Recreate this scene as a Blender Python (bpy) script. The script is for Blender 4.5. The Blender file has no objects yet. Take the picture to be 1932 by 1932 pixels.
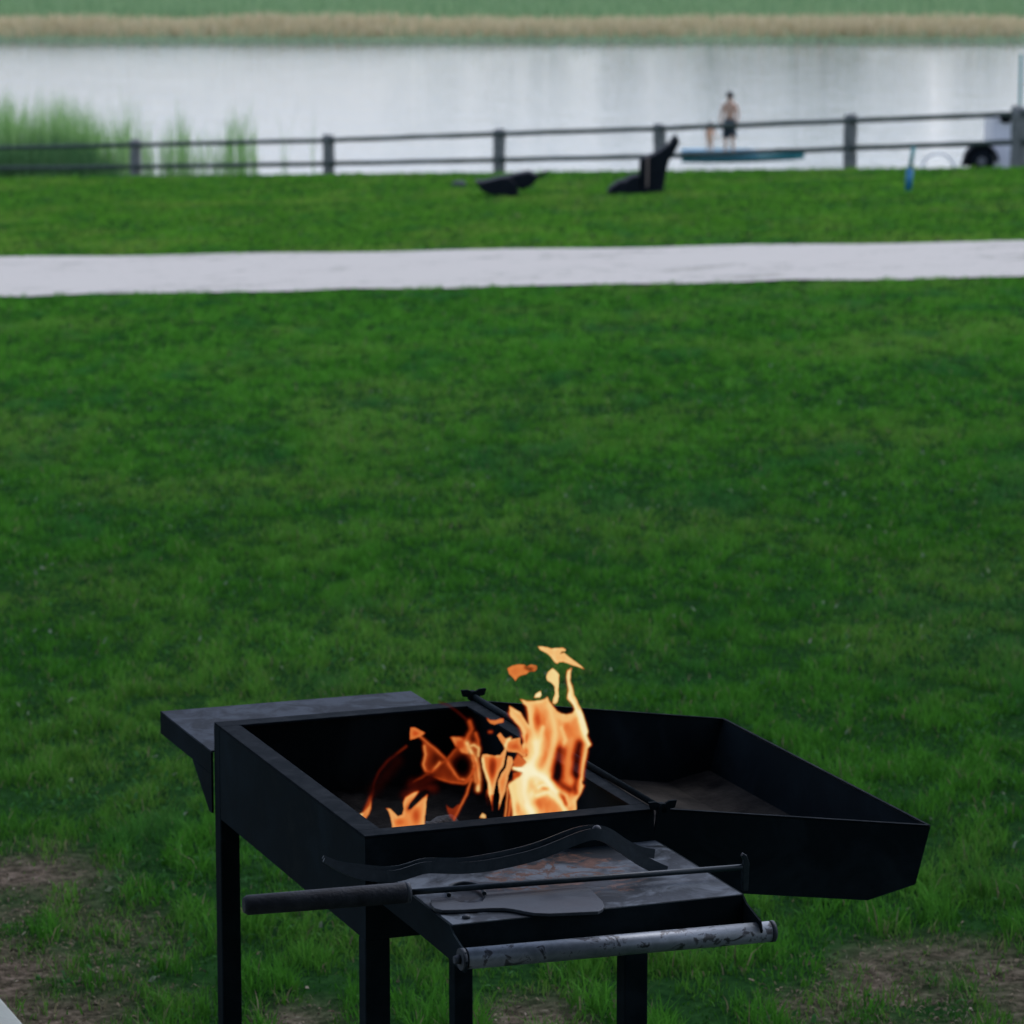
import bpy, bmesh, math, random
import numpy as np
from mathutils import Vector, Matrix
random.seed(7); rng = np.random.default_rng(11)
S = bpy.context.scene; COL = S.collection
R = math.radians

# ------------------------------------------------------------------ camera, sky, sun, exposure
F = 7020.0; VH = -250.0; CC = 966.0; CZ = 2.35
TH = math.atan((CC - VH) / F)
cam_d = bpy.data.cameras.new("camera"); cam = bpy.data.objects.new("camera", cam_d); COL.objects.link(cam)
cam.location = (0, 0, CZ); cam.rotation_euler = (math.pi/2 - TH, 0, 0)
cam_d.sensor_width = 36; cam_d.lens = F/1932*36
cam_d.clip_start = 0.1; cam_d.clip_end = 5000
cam_d.dof.use_dof = True; cam_d.dof.focus_distance = 6.15; cam_d.dof.aperture_fstop = 10.5
S.camera = cam
W = bpy.data.worlds.new("World"); S.world = W; W.use_nodes = True
SUN_EL, SUN_ROT = R(50), R(38)
wn = W.node_tree.nodes; wl = W.node_tree.links
bg = wn["Background"]; sky = wn.new("ShaderNodeTexSky"); sky.sky_type = 'NISHITA'; sky.sun_disc = False
sky.sun_elevation = SUN_EL; sky.sun_rotation = SUN_ROT; sky.air_density = 1.3; sky.dust_density = 2.5; sky.ozone_density = 2.0
hs = wn.new("ShaderNodeHueSaturation"); hs.inputs['Saturation'].default_value = 0.62
wl.new(sky.outputs[0], hs.inputs['Color']); wb = wn.new("ShaderNodeMix"); wb.data_type = 'RGBA'; wb.blend_type = 'MULTIPLY'; wb.inputs['Factor'].default_value = 1; wb.inputs['B'].default_value = (.92, .98, 1.20, 1)
wl.new(hs.outputs[0], wb.inputs['A']); wl.new(wb.outputs['Result'], bg.inputs['Color'])
bg.inputs['Strength'].default_value = 0.14
sd = bpy.data.lights.new("sun", 'SUN'); sd.energy = 0.5; sd.angle = R(30); sd.color = (1.0, 0.97, 0.93)
sun = bpy.data.objects.new("sun", sd); COL.objects.link(sun)
sv = Vector((math.sin(SUN_ROT)*math.cos(SUN_EL), math.cos(SUN_ROT)*math.cos(SUN_EL), math.sin(SUN_EL)))
sun.rotation_euler = sv.to_track_quat('Z', 'Y').to_euler()
S.view_settings.view_transform = 'Standard'; S.view_settings.look = 'None'
S.view_settings.exposure = 0.68; S.view_settings.gamma = 1
S.render.engine = 'CYCLES'; S.cycles.use_denoising = True
S.cycles.max_bounces = 6; S.cycles.transparent_max_bounces = 24; S.cycles.caustics_reflective = False; S.cycles.caustics_refractive = False

# ------------------------------------------------------------------ measuring helpers
ct, st = math.cos(TH), math.sin(TH)
def ray(u, v):
    a = (u-CC)/F; b = -(v-CC)/F
    return np.array([a, ct+b*st, -st+b*ct])
O0 = np.array([0, 0, CZ])
def at_z(u, v, z): r = ray(u, v); return O0 + r*((z-CZ)/r[2])
def at_y(u, v, y): r = ray(u, v); return O0 + r*(y/r[1])
PHI = R(20.7); EX = np.array([math.cos(PHI), math.sin(PHI), 0]); EY = np.array([-math.sin(PHI), math.cos(PHI), 0])
GO = np.array([-0.2417, 5.9392, 0.0]); GL, GD, RIM = 0.5156, 0.8875, 0.78
def loc(p): q = np.asarray(p)-GO; return Vector((float(q@EX), float(q@EY), float(q[2])))
def g_y(u, v, ly):      # grill coordinates of the point in the plane y = ly
    r = ray(u, v); t = ((GO-O0)@EY + ly)/(r@EY); return loc(O0+r*t)
def g_z(u, v, z): return loc(at_z(u, v, z))

# ------------------------------------------------------------------ numpy value noise
def vnoise(x, y, s, seed, octv=3):
    out = np.zeros_like(x); amp = 1; tot = 0
    for k in range(octv):
        g = np.random.default_rng(seed+k*17).random((256, 256))
        xx = x/s; yy = y/s; xi = np.floor(xx).astype(int); yi = np.floor(yy).astype(int)
        fx = xx-xi; fy = yy-yi; fx = fx*fx*(3-2*fx); fy = fy*fy*(3-2*fy)
        a = g[xi % 256, yi % 256]; b = g[(xi+1) % 256, yi % 256]; c = g[xi % 256, (yi+1) % 256]; d = g[(xi+1) % 256, (yi+1) % 256]
        out += amp*((a*(1-fx)+b*fx)*(1-fy)+(c*(1-fx)+d*fx)*fy); tot += amp; amp *= .5; s = s*.47
    return out/tot

# ------------------------------------------------------------------ terrain functions
def crestY(X): return 68.9 - 0.83*np.clip(X, -16, 14)
def hfun(X, Y):
    X = np.asarray(X, float); Y = np.asarray(Y, float)
    Xc = 18*np.tanh(X/18.0)
    yc = crestY(Xc)
    def lawn(yy): return 2.35 + .0511*np.maximum(yy-6, 0) - .0355*Xc*np.clip((yy-8)/15, 0, 1)
    s = np.maximum(Y-yc, 0)
    h = lawn(np.minimum(Y, yc)) + .14*(1-np.exp(-s/1.2)) + .083*s
    return np.minimum(h, 9.5)
def gz(X, Y): return CZ - hfun(X, Y)
LAKE_Z = CZ - 7.75
soil_px = [(0,1600,.22),(60,1640,.18),(130,1690,.16),(60,1760,.26),(120,1760,.15),(30,1880,.28),(120,1880,.16),(1790,1815,.22),(1700,1850,.18),(1890,1830,.20),(1640,1790,.12),(1560,1860,.10),(1010,1890,.10),(560,1900,.08)]
soil_pts = []
for u, v, r_ in soil_px:
    p = at_z(u, v, -.04); soil_pts.append((p[0], p[1], r_))
def soil(X, Y):
    m = np.zeros_like(X)
    for x, y, r_ in soil_pts:
        m = np.maximum(m, np.exp(-(((X-x)/(r_*.85))**2 + ((Y-y)/(r_*1.9))**2)*.8))
    n = vnoise(X, Y*.7, .20, 5)
    return np.clip(m*1.5*np.clip((n-.29)*3.4, 0, 1.3)-.14, 0, 1)

# ------------------------------------------------------------------ mesh helpers
def mesh_np(name, V, polys_idx, n_per, mat, attrs=None, smooth=False):
    me = bpy.data.meshes.new(name); V = np.asarray(V, np.float32)
    me.vertices.add(len(V)); me.vertices.foreach_set("co", V.ravel())
    idx = np.asarray(polys_idx, np.int32).ravel(); np_ = np.asarray(n_per, np.int32)
    me.loops.add(len(idx)); me.loops.foreach_set("vertex_index", idx)
    me.polygons.add(len(np_)); st_ = np.concatenate([[0], np.cumsum(np_)[:-1]]).astype(np.int32)
    me.polygons.foreach_set("loop_start", st_); me.polygons.foreach_set("loop_total", np_)
    if smooth: me.polygons.foreach_set("use_smooth", np.ones(len(np_), bool))
    me.update(calc_edges=True)
    for k, (typ, arr) in (attrs or {}).items():
        a = me.attributes.new(k, typ, 'POINT')
        a.data.foreach_set("color" if typ == 'FLOAT_COLOR' else "value", np.asarray(arr, np.float32).ravel())
    if mat: me.materials.append(mat)
    o = bpy.data.objects.new(name, me); COL.objects.link(o); return o
def grid_np(name, xs, ys, zf, mat, attrs=None):
    X, Y = np.meshgrid(xs, ys); Z = zf(X, Y); n, m = X.shape
    V = np.stack([X, Y, Z], -1).reshape(-1, 3)
    i = np.arange(n-1)[:, None]*m + np.arange(m-1)[None, :]
    q = np.stack([i, i+1, i+1+m, i+m], -1).reshape(-1, 4)
    at = {k: (t, f(X, Y).reshape(-1)) for k, (t, f) in (attrs or {}).items()}
    return mesh_np(name, V, q, np.full(len(q), 4), mat, at, True)
class MB:
    def __init__(s): s.bm = bmesh.new()
    def _xf(s, vs, M):
        for v in vs: v.co = M @ v.co
    def box(s, x0, x1, y0, y1, z0, z1, bev=0.0, M=None):
        b2 = bmesh.new(); bmesh.ops.create_cube(b2, size=1)
        for v in b2.verts: v.co = Vector((x0+(v.co.x+.5)*(x1-x0), y0+(v.co.y+.5)*(y1-y0), z0+(v.co.z+.5)*(z1-z0)))
        if bev > 0: bmesh.ops.bevel(b2, geom=b2.edges[:], offset=bev, segments=2, affect='EDGES', profile=.5)
        if M is not None: s._xf(b2.verts, M)
        s._merge(b2); return s
    def prism(s, pts, axis, a0, a1, bev=0.0, M=None, segs=2):   # polygon in the two other axes, extruded along axis
        b2 = bmesh.new()
        def mk(p, a): return {'x': (a, p[0], p[1]), 'y': (p[0], a, p[1]), 'z': (p[0], p[1], a)}[axis]
        A = [b2.verts.new(mk(p, a0)) for p in pts]; B = [b2.verts.new(mk(p, a1)) for p in pts]
        b2.faces.new(A); b2.faces.new(B[::-1]); n = len(pts)
        for i in range(n): b2.faces.new((A[i], B[i], B[(i+1) % n], A[(i+1) % n]))
        bmesh.ops.recalc_face_normals(b2, faces=b2.faces[:])
        if bev > 0: bmesh.ops.bevel(b2, geom=b2.edges[:], offset=bev, segments=segs, affect='EDGES', profile=.5)
        if M is not None: s._xf(b2.verts, M)
        s._merge(b2); return s
    def tube(s, pts, rad, seg=12, caps=True):
        pts = [Vector(p) for p in pts]; n = len(pts); rad = rad if hasattr(rad, '__len__') else [rad]*n
        b2 = bmesh.new(); rings = []; up = None
        for i, p in enumerate(pts):
            t = (pts[min(i+1, n-1)]-pts[max(i-1, 0)]).normalized()
            if up is None: up = Vector((0, 0, 1)) if abs(t.z) < .9 else Vector((1, 0, 0))
            a = t.cross(up).normalized(); b = a.cross(t).normalized(); up = b
            rings.append([b2.verts.new(p+(a*math.cos(q)+b*math.sin(q))*rad[i]) for q in [2*math.pi*k/seg for k in range(seg)]])
        for i in range(n-1):
            for k in range(seg):
                f = b2.faces.new((rings[i][k], rings[i][(k+1) % seg], rings[i+1][(k+1) % seg], rings[i+1][k])); f.smooth = True
        if caps: b2.faces.new(rings[0][::-1]); b2.faces.new(rings[-1])
        bmesh.ops.recalc_face_normals(b2, faces=b2.faces[:])
        s._merge(b2); return s
    def ribbon(s, pts, wdir, half_w, half_t):   # rectangular section swept along pts; wdir = width direction
        b2 = bmesh.new(); rings = []; n = len(pts); pts = [Vector(p) for p in pts]
        for i, p in enumerate(pts):
            t = (pts[min(i+1, n-1)]-pts[max(i-1, 0)]).normalized()
            w = Vector(wdir); w = (w - t*w.dot(t)).normalized(); nn = t.cross(w).normalized()
            hw = half_w[i] if hasattr(half_w, '__len__') else half_w
            rings.append([b2.verts.new(p+w*a*hw+nn*b*half_t) for a, b in ((-1, -1), (1, -1), (1, 1), (-1, 1))])
        for i in range(n-1):
            for k in range(4): b2.faces.new((rings[i][k], rings[i][(k+1) % 4], rings[i+1][(k+1) % 4], rings[i+1][k]))
        b2.faces.new(rings[0][::-1]); b2.faces.new(rings[-1])
        bmesh.ops.recalc_face_normals(b2, faces=b2.faces[:])
        s._merge(b2); return s
    def ball(s, c, r, sub=2, noise=0.0, sc=(1, 1, 1)):
        b2 = bmesh.new(); bmesh.ops.create_icosphere(b2, subdivisions=sub, radius=1)
        for v in b2.verts:
            k = 1+noise*(random.random()-.5); v.co = Vector((c[0]+v.co.x*r*sc[0]*k, c[1]+v.co.y*r*sc[1]*k, c[2]+v.co.z*r*sc[2]*k))
        for f in b2.faces: f.smooth = True
        s._merge(b2); return s
    def _merge(s, b2):
        me = bpy.data.meshes.new("tmp"); b2.to_mesh(me); b2.free(); s.bm.from_mesh(me); bpy.data.meshes.remove(me)
    def build(s, name, mat, parent=None, smooth_angle=None):
        me = bpy.data.meshes.new(name); s.bm.to_mesh(me); s.bm.free(); me.materials.append(mat)
        o = bpy.data.objects.new(name, me); COL.objects.link(o)
        if parent: o.parent = parent
        return o
def empty(name, loc_=(0, 0, 0), rz=0):
    o = bpy.data.objects.new(name, None); COL.objects.link(o); o.location = loc_; o.rotation_euler = (0, 0, rz); o.empty_display_size = .1; return o
def tag(o, label=None, cat=None, group=None, kind=None):
    if label: o['label'] = label
    if cat: o['category'] = cat
    if group: o['group'] = group
    if kind: o['kind'] = kind
    return o

# ------------------------------------------------------------------ materials
def mat_new(name):
    m = bpy.data.materials.new(name); m.use_nodes = True; nt = m.node_tree; return m, nt, nt.nodes["Principled BSDF"]
def ramp(nt, fac, stops):
    r = nt.nodes.new("ShaderNodeValToRGB"); e = r.color_ramp.elements
    while len(e) < len(stops): e.new(.5)
    for k, (p, c) in enumerate(stops): e[k].position = p; e[k].color = (*c, 1) if len(c) == 3 else c
    nt.links.new(fac, r.inputs[0]); return r.outputs[0]
def noise(nt, scale, detail=4, rough=.6, coord='Object', vec=None, dist=0):
    n = nt.nodes.new("ShaderNodeTexNoise"); n.inputs['Scale'].default_value = scale; n.inputs['Detail'].default_value = detail
    n.inputs['Roughness'].default_value = rough; n.inputs['Distortion'].default_value = dist
    if vec is None:
        tc = nt.nodes.new("ShaderNodeTexCoord"); vec = tc.outputs[coord]
    nt.links.new(vec, n.inputs['Vector']); return n.outputs['Fac']
def bump(nt, b, fac, strength, dist=.01):
    n = nt.nodes.new("ShaderNodeBump"); n.inputs['Strength'].default_value = strength; n.inputs['Distance'].default_value = dist
    nt.links.new(fac, n.inputs['Height']); nt.links.new(n.outputs[0], b.inputs['Normal'])
def simple(name, c0, c1, scale=8, rough=.6, bstr=.2, metallic=0, spec=.5, detail=5, bscale=None, bd=.003):
    m, nt, b = mat_new(name); f = noise(nt, scale, detail)
    nt.links.new(ramp(nt, f, [(.35, c0), (.65, c1)]), b.inputs['Base Color'])
    b.inputs['Roughness'].default_value = rough; b.inputs['Metallic'].default_value = metallic; b.inputs['Specular IOR Level'].default_value = spec
    bump(nt, b, noise(nt, bscale or scale*6, 3), bstr, bd); return m

def steel(name, base, worn, worn_lo=.55, rough=.5, spec=.35, top_wear=True, nscale=9, rust=None, ior=1.5, soft=.12):
    m, nt, b = mat_new(name); L = nt.links.new
    f = noise(nt, nscale, 8, .65, dist=.6); f2 = noise(nt, 60, 5, .7)
    col = ramp(nt, f, [(worn_lo-soft, base), (worn_lo+soft, worn)])
    if rust:
        (cx, cy, cz), rad = rust
        tc = nt.nodes.new("ShaderNodeTexCoord"); mp = nt.nodes.new("ShaderNodeMapping"); mp.inputs['Location'].default_value = (-cx, -cy, -cz)
        L(tc.outputs['Object'], mp.inputs['Vector'])
        ln = nt.nodes.new("ShaderNodeVectorMath"); ln.operation = 'LENGTH'; L(mp.outputs[0], ln.inputs[0])
        nn = noise(nt, 20, 8, .75, dist=1.5)
        ma = nt.nodes.new("ShaderNodeMath"); ma.operation = 'MULTIPLY_ADD'; L(nn, ma.inputs[0]); ma.inputs[1].default_value = -.24; L(ln.outputs['Value'], ma.inputs[2])
        edge = ramp(nt, ma.outputs[0], [(max(rad-.165, .0), (1, 1, 1)), (max(rad-.155, .015), (0, 0, 0))])
        rc = ramp(nt, f2, [(.35, (.035, .018, .012)), (.6, (.10, .048, .03)), (.75, (.14, .085, .06))])
        mx = nt.nodes.new("ShaderNodeMix"); mx.data_type = 'RGBA'; mk = nt.nodes.new("ShaderNodeMath"); mk.operation = 'MULTIPLY'; L(edge, mk.inputs[0]); L(ramp(nt, noise(nt, 13, 7, .75, dist=2.), [(.51, (0, 0, 0)), (.54, (1, 1, 1))]), mk.inputs[1]); L(mk.outputs[0], mx.inputs['Factor']); L(col, mx.inputs['A']); L(rc, mx.inputs['B']); col = mx.outputs['Result']
    L(col, b.inputs['Base Color'])
    rr = nt.nodes.new("ShaderNodeMapRange"); L(f, rr.inputs['Value']); rr.inputs['From Min'].default_value = .3; rr.inputs['From Max'].default_value = .7
    rr.inputs['To Min'].default_value = rough-.12; rr.inputs['To Max'].default_value = rough+.18; L(rr.outputs[0], b.inputs['Roughness'])
    b.inputs['Specular IOR Level'].default_value = spec; b.inputs['IOR'].default_value = ior
    bump(nt, b, f2, .25, .0015); return m

M = {}
M['steel'] = steel('black_painted_steel', (.0040, .0078, .0092), (.013, .020, .023), .58, .8, .2, ior=1.18, nscale=6, soft=.14)
M['rim'] = steel('worn_rim_steel', (.003, .006, .008), (.016, .021, .025), .68, .85, .25, nscale=22, ior=1.2, soft=.06)
M['shelf_back'] = steel('greyed_shelf_steel', (.003, .006, .009), (.040, .048, .057), .50, .66, .35, nscale=13, ior=1.18, soft=.07)
M['shelf'] = steel('peeling_shelf_steel', (.004, .008, .011), (.085, .10, .112), .53, .55, .4, nscale=11, rust=((.28, -.15, .725), .10), ior=1.25, soft=.07)
M['tool'] = steel('blackened_tool_steel', (.009, .016, .019), (.022, .032, .036), .55, .42, .4, nscale=30, ior=1.3)
M['blade'] = steel('grey_blade_steel', (.022, .027, .032), (.045, .052, .058), .5, .55, .4, nscale=20, ior=1.3)
M['handle'] = simple('dark_wood_handle', (.007, .009, .011), (.020, .023, .027), 30, .7, .5, spec=.2)
def bar_mat():
    m, nt, b = mat_new('chipped_silver_paint'); L = nt.links.new
    f = noise(nt, 38, 7, .65, dist=.8); f3 = noise(nt, 7, 2)
    ad = nt.nodes.new("ShaderNodeMath"); ad.operation = 'MULTIPLY_ADD'; L(f3, ad.inputs[0]); ad.inputs[1].default_value = .35; L(f, ad.inputs[2])
    L(ramp(nt, ad.outputs[0], [(.50, (.10, .12, .13)), (.74, (.16, .18, .195)), (.79, (.02, .022, .025))]), b.inputs['Base Color'])
    b.inputs['Metallic'].default_value = .25; b.inputs['Roughness'].default_value = .42; bump(nt, b, f, .3, .002); return m
M['bar'] = bar_mat()
M['ash'] = simple('ash_and_rust', (.001, .001, .001), (.007, .006, .005), 14, .95, .8, bscale=90, spec=.05)
M['tray_dirt'] = simple('rusty_dirty_sheet', (.003, .003, .003), (.034, .030, .024), 6, .95, .8, bscale=90, spec=.05)
M['char'] = simple('charred_wood', (.002, .002, .002), (.010, .009, .008), 25, .9, .9, bscale=60, bd=.01)

def grass_mat(name, attr='col', trans=.35, gain=(1, 1, 1)):
    m = bpy.data.materials.new(name); m.use_nodes = True; nt = m.node_tree; b = nt.nodes["Principled BSDF"]; L = nt.links.new
    a = nt.nodes.new("ShaderNodeAttribute"); a.attribute_name = attr; L(a.outputs['Color'], b.inputs['Base Color'])
    b.inputs['Roughness'].default_value = .75; b.inputs['Specular IOR Level'].default_value = .1; b.inputs['IOR'].default_value = 1.3
    t = nt.nodes.new("ShaderNodeBsdfTranslucent"); L(a.outputs['Color'], t.inputs['Color'])
    mx = nt.nodes.new("ShaderNodeMixShader"); mx.inputs[0].default_value = trans
    L(b.outputs[0], mx.inputs[1]); L(t.outputs[0], mx.inputs[2]); L(mx.outputs[0], nt.nodes["Material Output"].inputs['Surface']); return m
M['grass'] = grass_mat('grass_blades')
def ground_mat():
    m, nt, b = mat_new('soil_and_thatch'); L = nt.links.new
    a = nt.nodes.new("ShaderNodeAttribute"); a.attribute_name = 'soil'
    f = noise(nt, 1.2, 6, .6); f2 = noise(nt, 28, 6, .75)
    g = ramp(nt, f2, [(.3, (.004, .018, .006)), (.6, (.017, .055, .013)), (.8, (.04, .09, .025))])
    s = ramp(nt, f2, [(.30, (.010, .010, .006)), (.45, (.055, .045, .030)), (.6, (.14, .108, .078)), (.8, (.28, .23, .18))])
    mx = nt.nodes.new("ShaderNodeMix"); mx.data_type = 'RGBA'; L(a.outputs['Fac'], mx.inputs['Factor']); L(g, mx.inputs['A']); L(s, mx.inputs['B'])
    L(mx.outputs['Result'], b.inputs['Base Color']); b.inputs['Roughness'].default_value = 1; b.inputs['Specular IOR Level'].default_value = 0; b.inputs['IOR'].default_value = 1.05
    bump(nt, b, f2, .8, .02); return m
M['ground'] = ground_mat()
def path_mat():
    m, nt, b = mat_new('pale_gravel'); L = nt.links.new
    f = noise(nt, 2.6, 7, .75); f2 = noise(nt, 14, 6, .85); f3 = noise(nt, .5, 3)
    ad = nt.nodes.new("ShaderNodeMath"); ad.operation = 'MULTIPLY_ADD'; L(f2, ad.inputs[0]); ad.inputs[1].default_value = .7; L(f, ad.inputs[2])
    a2 = nt.nodes.new("ShaderNodeMath"); a2.operation = 'MULTIPLY_ADD'; L(f3, a2.inputs[0]); a2.inputs[1].default_value = .5; L(ad.outputs[0], a2.inputs[2])
    L(ramp(nt, a2.outputs[0], [(.78, (.16, .155, .125)), (.92, (.28, .265, .215)), (1.02, (.36, .335, .275)), (1.18, (.47, .435, .365))]), b.inputs['Base Color'])
    a2.operation = 'MULTIPLY_ADD'; b.inputs['Roughness'].default_value = .95; b.inputs['Specular IOR Level'].default_value = .1; bump(nt, b, noise(nt, 30, 4), .5, .015); return m
M['path'] = path_mat()
M['concrete'] = simple('pale_concrete', (.22, .23, .185), (.26, .275, .225), 12, .85, .3, bscale=120)
def water_mat():
    m, nt, b = mat_new('lake_water'); L = nt.links.new
    b.inputs['Base Color'].default_value = (.07, .09, .09, 1); b.inputs['Roughness'].default_value = .06; b.inputs['IOR'].default_value = 1.333
    b.inputs['Specular IOR Level'].default_value = .5
    b.inputs['Metallic'].default_value = .0
    tc = nt.nodes.new("ShaderNodeTexCoord"); mp = nt.nodes.new("ShaderNodeMapping"); mp.inputs['Scale'].default_value = (.35, 1.0, 1)
    L(tc.outputs['Object'], mp.inputs['Vector'])
    f = noise(nt, 1.4, 4, .6, vec=mp.outputs[0]); bump(nt, b, f, .11, .3)
    return m
M['water'] = water_mat()
M['post'] = simple('weathered_post_wood', (.15, .15, .13), (.25, .24, .21), 9, .85, .6)
M['rail'] = simple('dark_rail_wood', (.035, .055, .042), (.07, .09, .07), 9, .85, .6)
M['black_cloth'] = simple('black_canvas', (.003, .006, .008), (.007, .010, .013), 12, .8, .4, spec=.2)
M['brown_wood'] = simple('brown_wood', (.16, .11, .085), (.24, .17, .13), 20, .7, .3)
M['blue_plastic'] = simple('blue_plastic', (.01, .16, .30), (.015, .20, .36), 10, .4, .1)
M['teal_paint'] = simple('teal_paint', (.03, .22, .19), (.05, .28, .24), 10, .5, .1)
M['grey_metal'] = simple('pale_grey_metal', (.45, .48, .5), (.55, .58, .6), 10, .4, .1)
M['white_paint'] = simple('off_white_paint', (.92, .84, .81), (.95, .87, .84), 3, .4, .05)
M['tyre'] = simple('black_rubber', (.004, .008, .010), (.010, .013, .015), 20, .95, .3, spec=.1)
M['hubcap'] = simple('dull_hub', (.10, .10, .10), (.22, .21, .20), 14, .6, .2)
M['skin'] = simple('skin', (.62, .36, .22), (.68, .41, .26), 12, .55, .1)
M['shorts'] = simple('dark_shorts', (.02, .035, .04), (.03, .045, .05), 20, .8, .2)
M['hair'] = simple('dark_hair', (.012, .010, .008), (.025, .018, .014), 40, .7, .5)
M['hair2'] = simple('brown_hair', (.05, .03, .02), (.08, .05, .03), 40, .7, .5)
M['peach'] = simple('peach_swimwear', (.80, .42, .22), (.85, .48, .27), 12, .6, .1)
M['boat_in'] = simple('light_blue_hull', (.30, .50, .58), (.36, .56, .63), 6, .5, .1)
M['boat_out'] = simple('teal_hull', (.01, .17, .17), (.02, .22, .21), 6, .45, .1)
M['bag'] = simple('grey_cloth', (.05, .065, .06), (.08, .095, .09), 12, .8, .3)

# ------------------------------------------------------------------ ground, path, lake, far bank
xs = np.concatenate([-np.geomspace(400, 6, 40), np.linspace(-5.8, 5.8, 117), np.geomspace(6, 400, 40)])
ys = np.concatenate([np.linspace(-60, 3, 10), np.linspace(3.2, 16, 129), np.linspace(16.5, 60, 60), np.linspace(60.4, 96, 110), np.linspace(97, 110, 8)])
def gzb(X, Y):
    near = np.clip((18-Y)/6, 0, 1)*np.clip((7-np.abs(X))/2, 0, 1)
    return gz(X, Y) + near*(vnoise(X, Y, .5, 3)-.5)*.04 - soil(X, Y)*.012
ground = grid_np('ground', xs, ys, gzb, M['ground'], {'soil': ('FLOAT', soil)})
tag(ground, 'grassy ground sloping down to the lake', None, None, 'structure')
# path, about seven metres wide, crossing the view
pxs = np.linspace(-40, 40, 161)
def path_edges(x): return 33.6 - .26*x, 40.3 - .37*x
Vp = []; 
for x in pxs:
    a, b = path_edges(np.clip(x, -12, 12)); 
    a += .12*math.sin(x*3.1)+.08*math.sin(x*7.7+1); b += .15*math.sin(x*2.3+2)
    for t in np.linspace(0, 1, 9): Vp.append((x, a+(b-a)*t))
Vp = np.array(Vp); zz = gz(Vp[:, 0], Vp[:, 1])+.02
i = np.arange(160)[:, None]*9+np.arange(8)[None, :]
q = np.stack([i, i+9, i+10, i+1], -1).reshape(-1, 4)
path = mesh_np('path', np.column_stack([Vp, zz]), q, np.full(len(q), 4), M['path'], None, True)
tag(path, 'pale gravel path crossing the lawn', None, None, 'structure')
lake = grid_np('lake', np.linspace(-800, 800, 9), np.array([80, 100, 130, 171.5, 173]), lambda X, Y: X*0+LAKE_Z, M['water'])
tag(lake, 'calm lake reflecting the pale sky', None, None, 'structure')
M['meadow'] = simple('far_meadow', (.16, .26, .12), (.22, .32, .15), .35, .95, .5, bscale=3, bd=.1)
fz = lambda X, Y: LAKE_Z - .25 + np.clip((Y-170)*.2, 0, .6) + np.clip((Y-174)/60, 0, 1)*.2 + vnoise(X, Y, 6., 9)*.15
far = grid_np('far_shore', np.concatenate([-np.geomspace(1500, 40, 20), np.linspace(-38, 38, 60), np.geomspace(40, 1500, 20)]), np.concatenate([np.linspace(169, 215, 40), np.geomspace(220, 2500, 20)]), fz, M['meadow'])
tag(far, 'green meadow on the far shore', None, None, 'structure')

# pale concrete slab at the lower left corner
zs = .06
pA = at_z(-2, 1878, zs); pB = at_z(47, 1934, zs); dv = pB-pA; dv /= np.linalg.norm(dv)
pA2 = pA-dv*1.2; pB2 = pB+dv*3.0; left = np.array([-dv[1], dv[0], 0.]); left = left if left[0] < 0 else -left
poly = [(p[0], p[1]) for p in (pA2, pB2, pB2+left*2.5, pA2+left*2.5)]
mb = MB(); mb.prism(poly, 'z', -.12, zs, .006)
tag(mb.build('pavement', M['concrete']), 'pale concrete paving at the lower left corner', None, None, 'structure')

# ------------------------------------------------------------------ grass
def blades(X, Y, Z, H, Wd, lean, col, face=None, seg2=True, jitter=1.0):
    n = len(X); ang = rng.uniform(0, math.pi, n) if face is None else face
    dx, dy = np.cos(ang), np.sin(ang); la = rng.uniform(0, 2*math.pi, n); lx, ly = np.cos(la)*lean*H, np.sin(la)*lean*H
    hw = Wd/2; base = np.column_stack([X, Y, Z])
    W3 = np.column_stack([dx*hw, dy*hw, np.zeros(n)])
    mid = base + np.column_stack([lx*.35, ly*.35, H*.55]); tip = base + np.column_stack([lx, ly, H*(1-.3*lean**2)])
    V = np.stack([base-W3, base+W3, mid+W3*.85, mid-W3*.85, tip], 1).reshape(-1, 3)
    k = np.arange(n)[:, None]*5
    idx = np.concatenate([k+0, k+1, k+2, k+3, k+3, k+2, k+4], 1).ravel()
    npoly = np.tile([4, 3], n)
    c = np.repeat(col, 5, 0); c = np.column_stack([c, np.ones(len(c))])
    return V, idx, npoly, c
def lawn_pts(y0, y1, dens, marg=1.1):
    wa = lambda y: .1385*y*1.0+marg
    n = int((y1-y0)*(wa(y0)+wa(y1))*dens); Y = rng.uniform(y0, y1, n*2); X = rng.uniform(-1, 1, n*2)*wa(y1)
    k = np.abs(X) < wa(Y); X = X[k][:n]; Y = Y[k][:n]; return X, Y
Vs, Is, Ns, Cs = [], [], [], []; off = 0
Ln_ = 0
wide_ = [(6.0, 12, 420), (12, 21, 260), (21, 36.5, 120), (36.5, 60, 60), (60, 82, 40)]
bands = [(6.7, 9, 9000), (9, 12, 8000), (12, 16, 5200), (16, 21, 3400), (21, 27, 2300), (27, 36.5, 1350), (36, 48, 620), (48, 60, 420), (60, 80, 260)]
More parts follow.
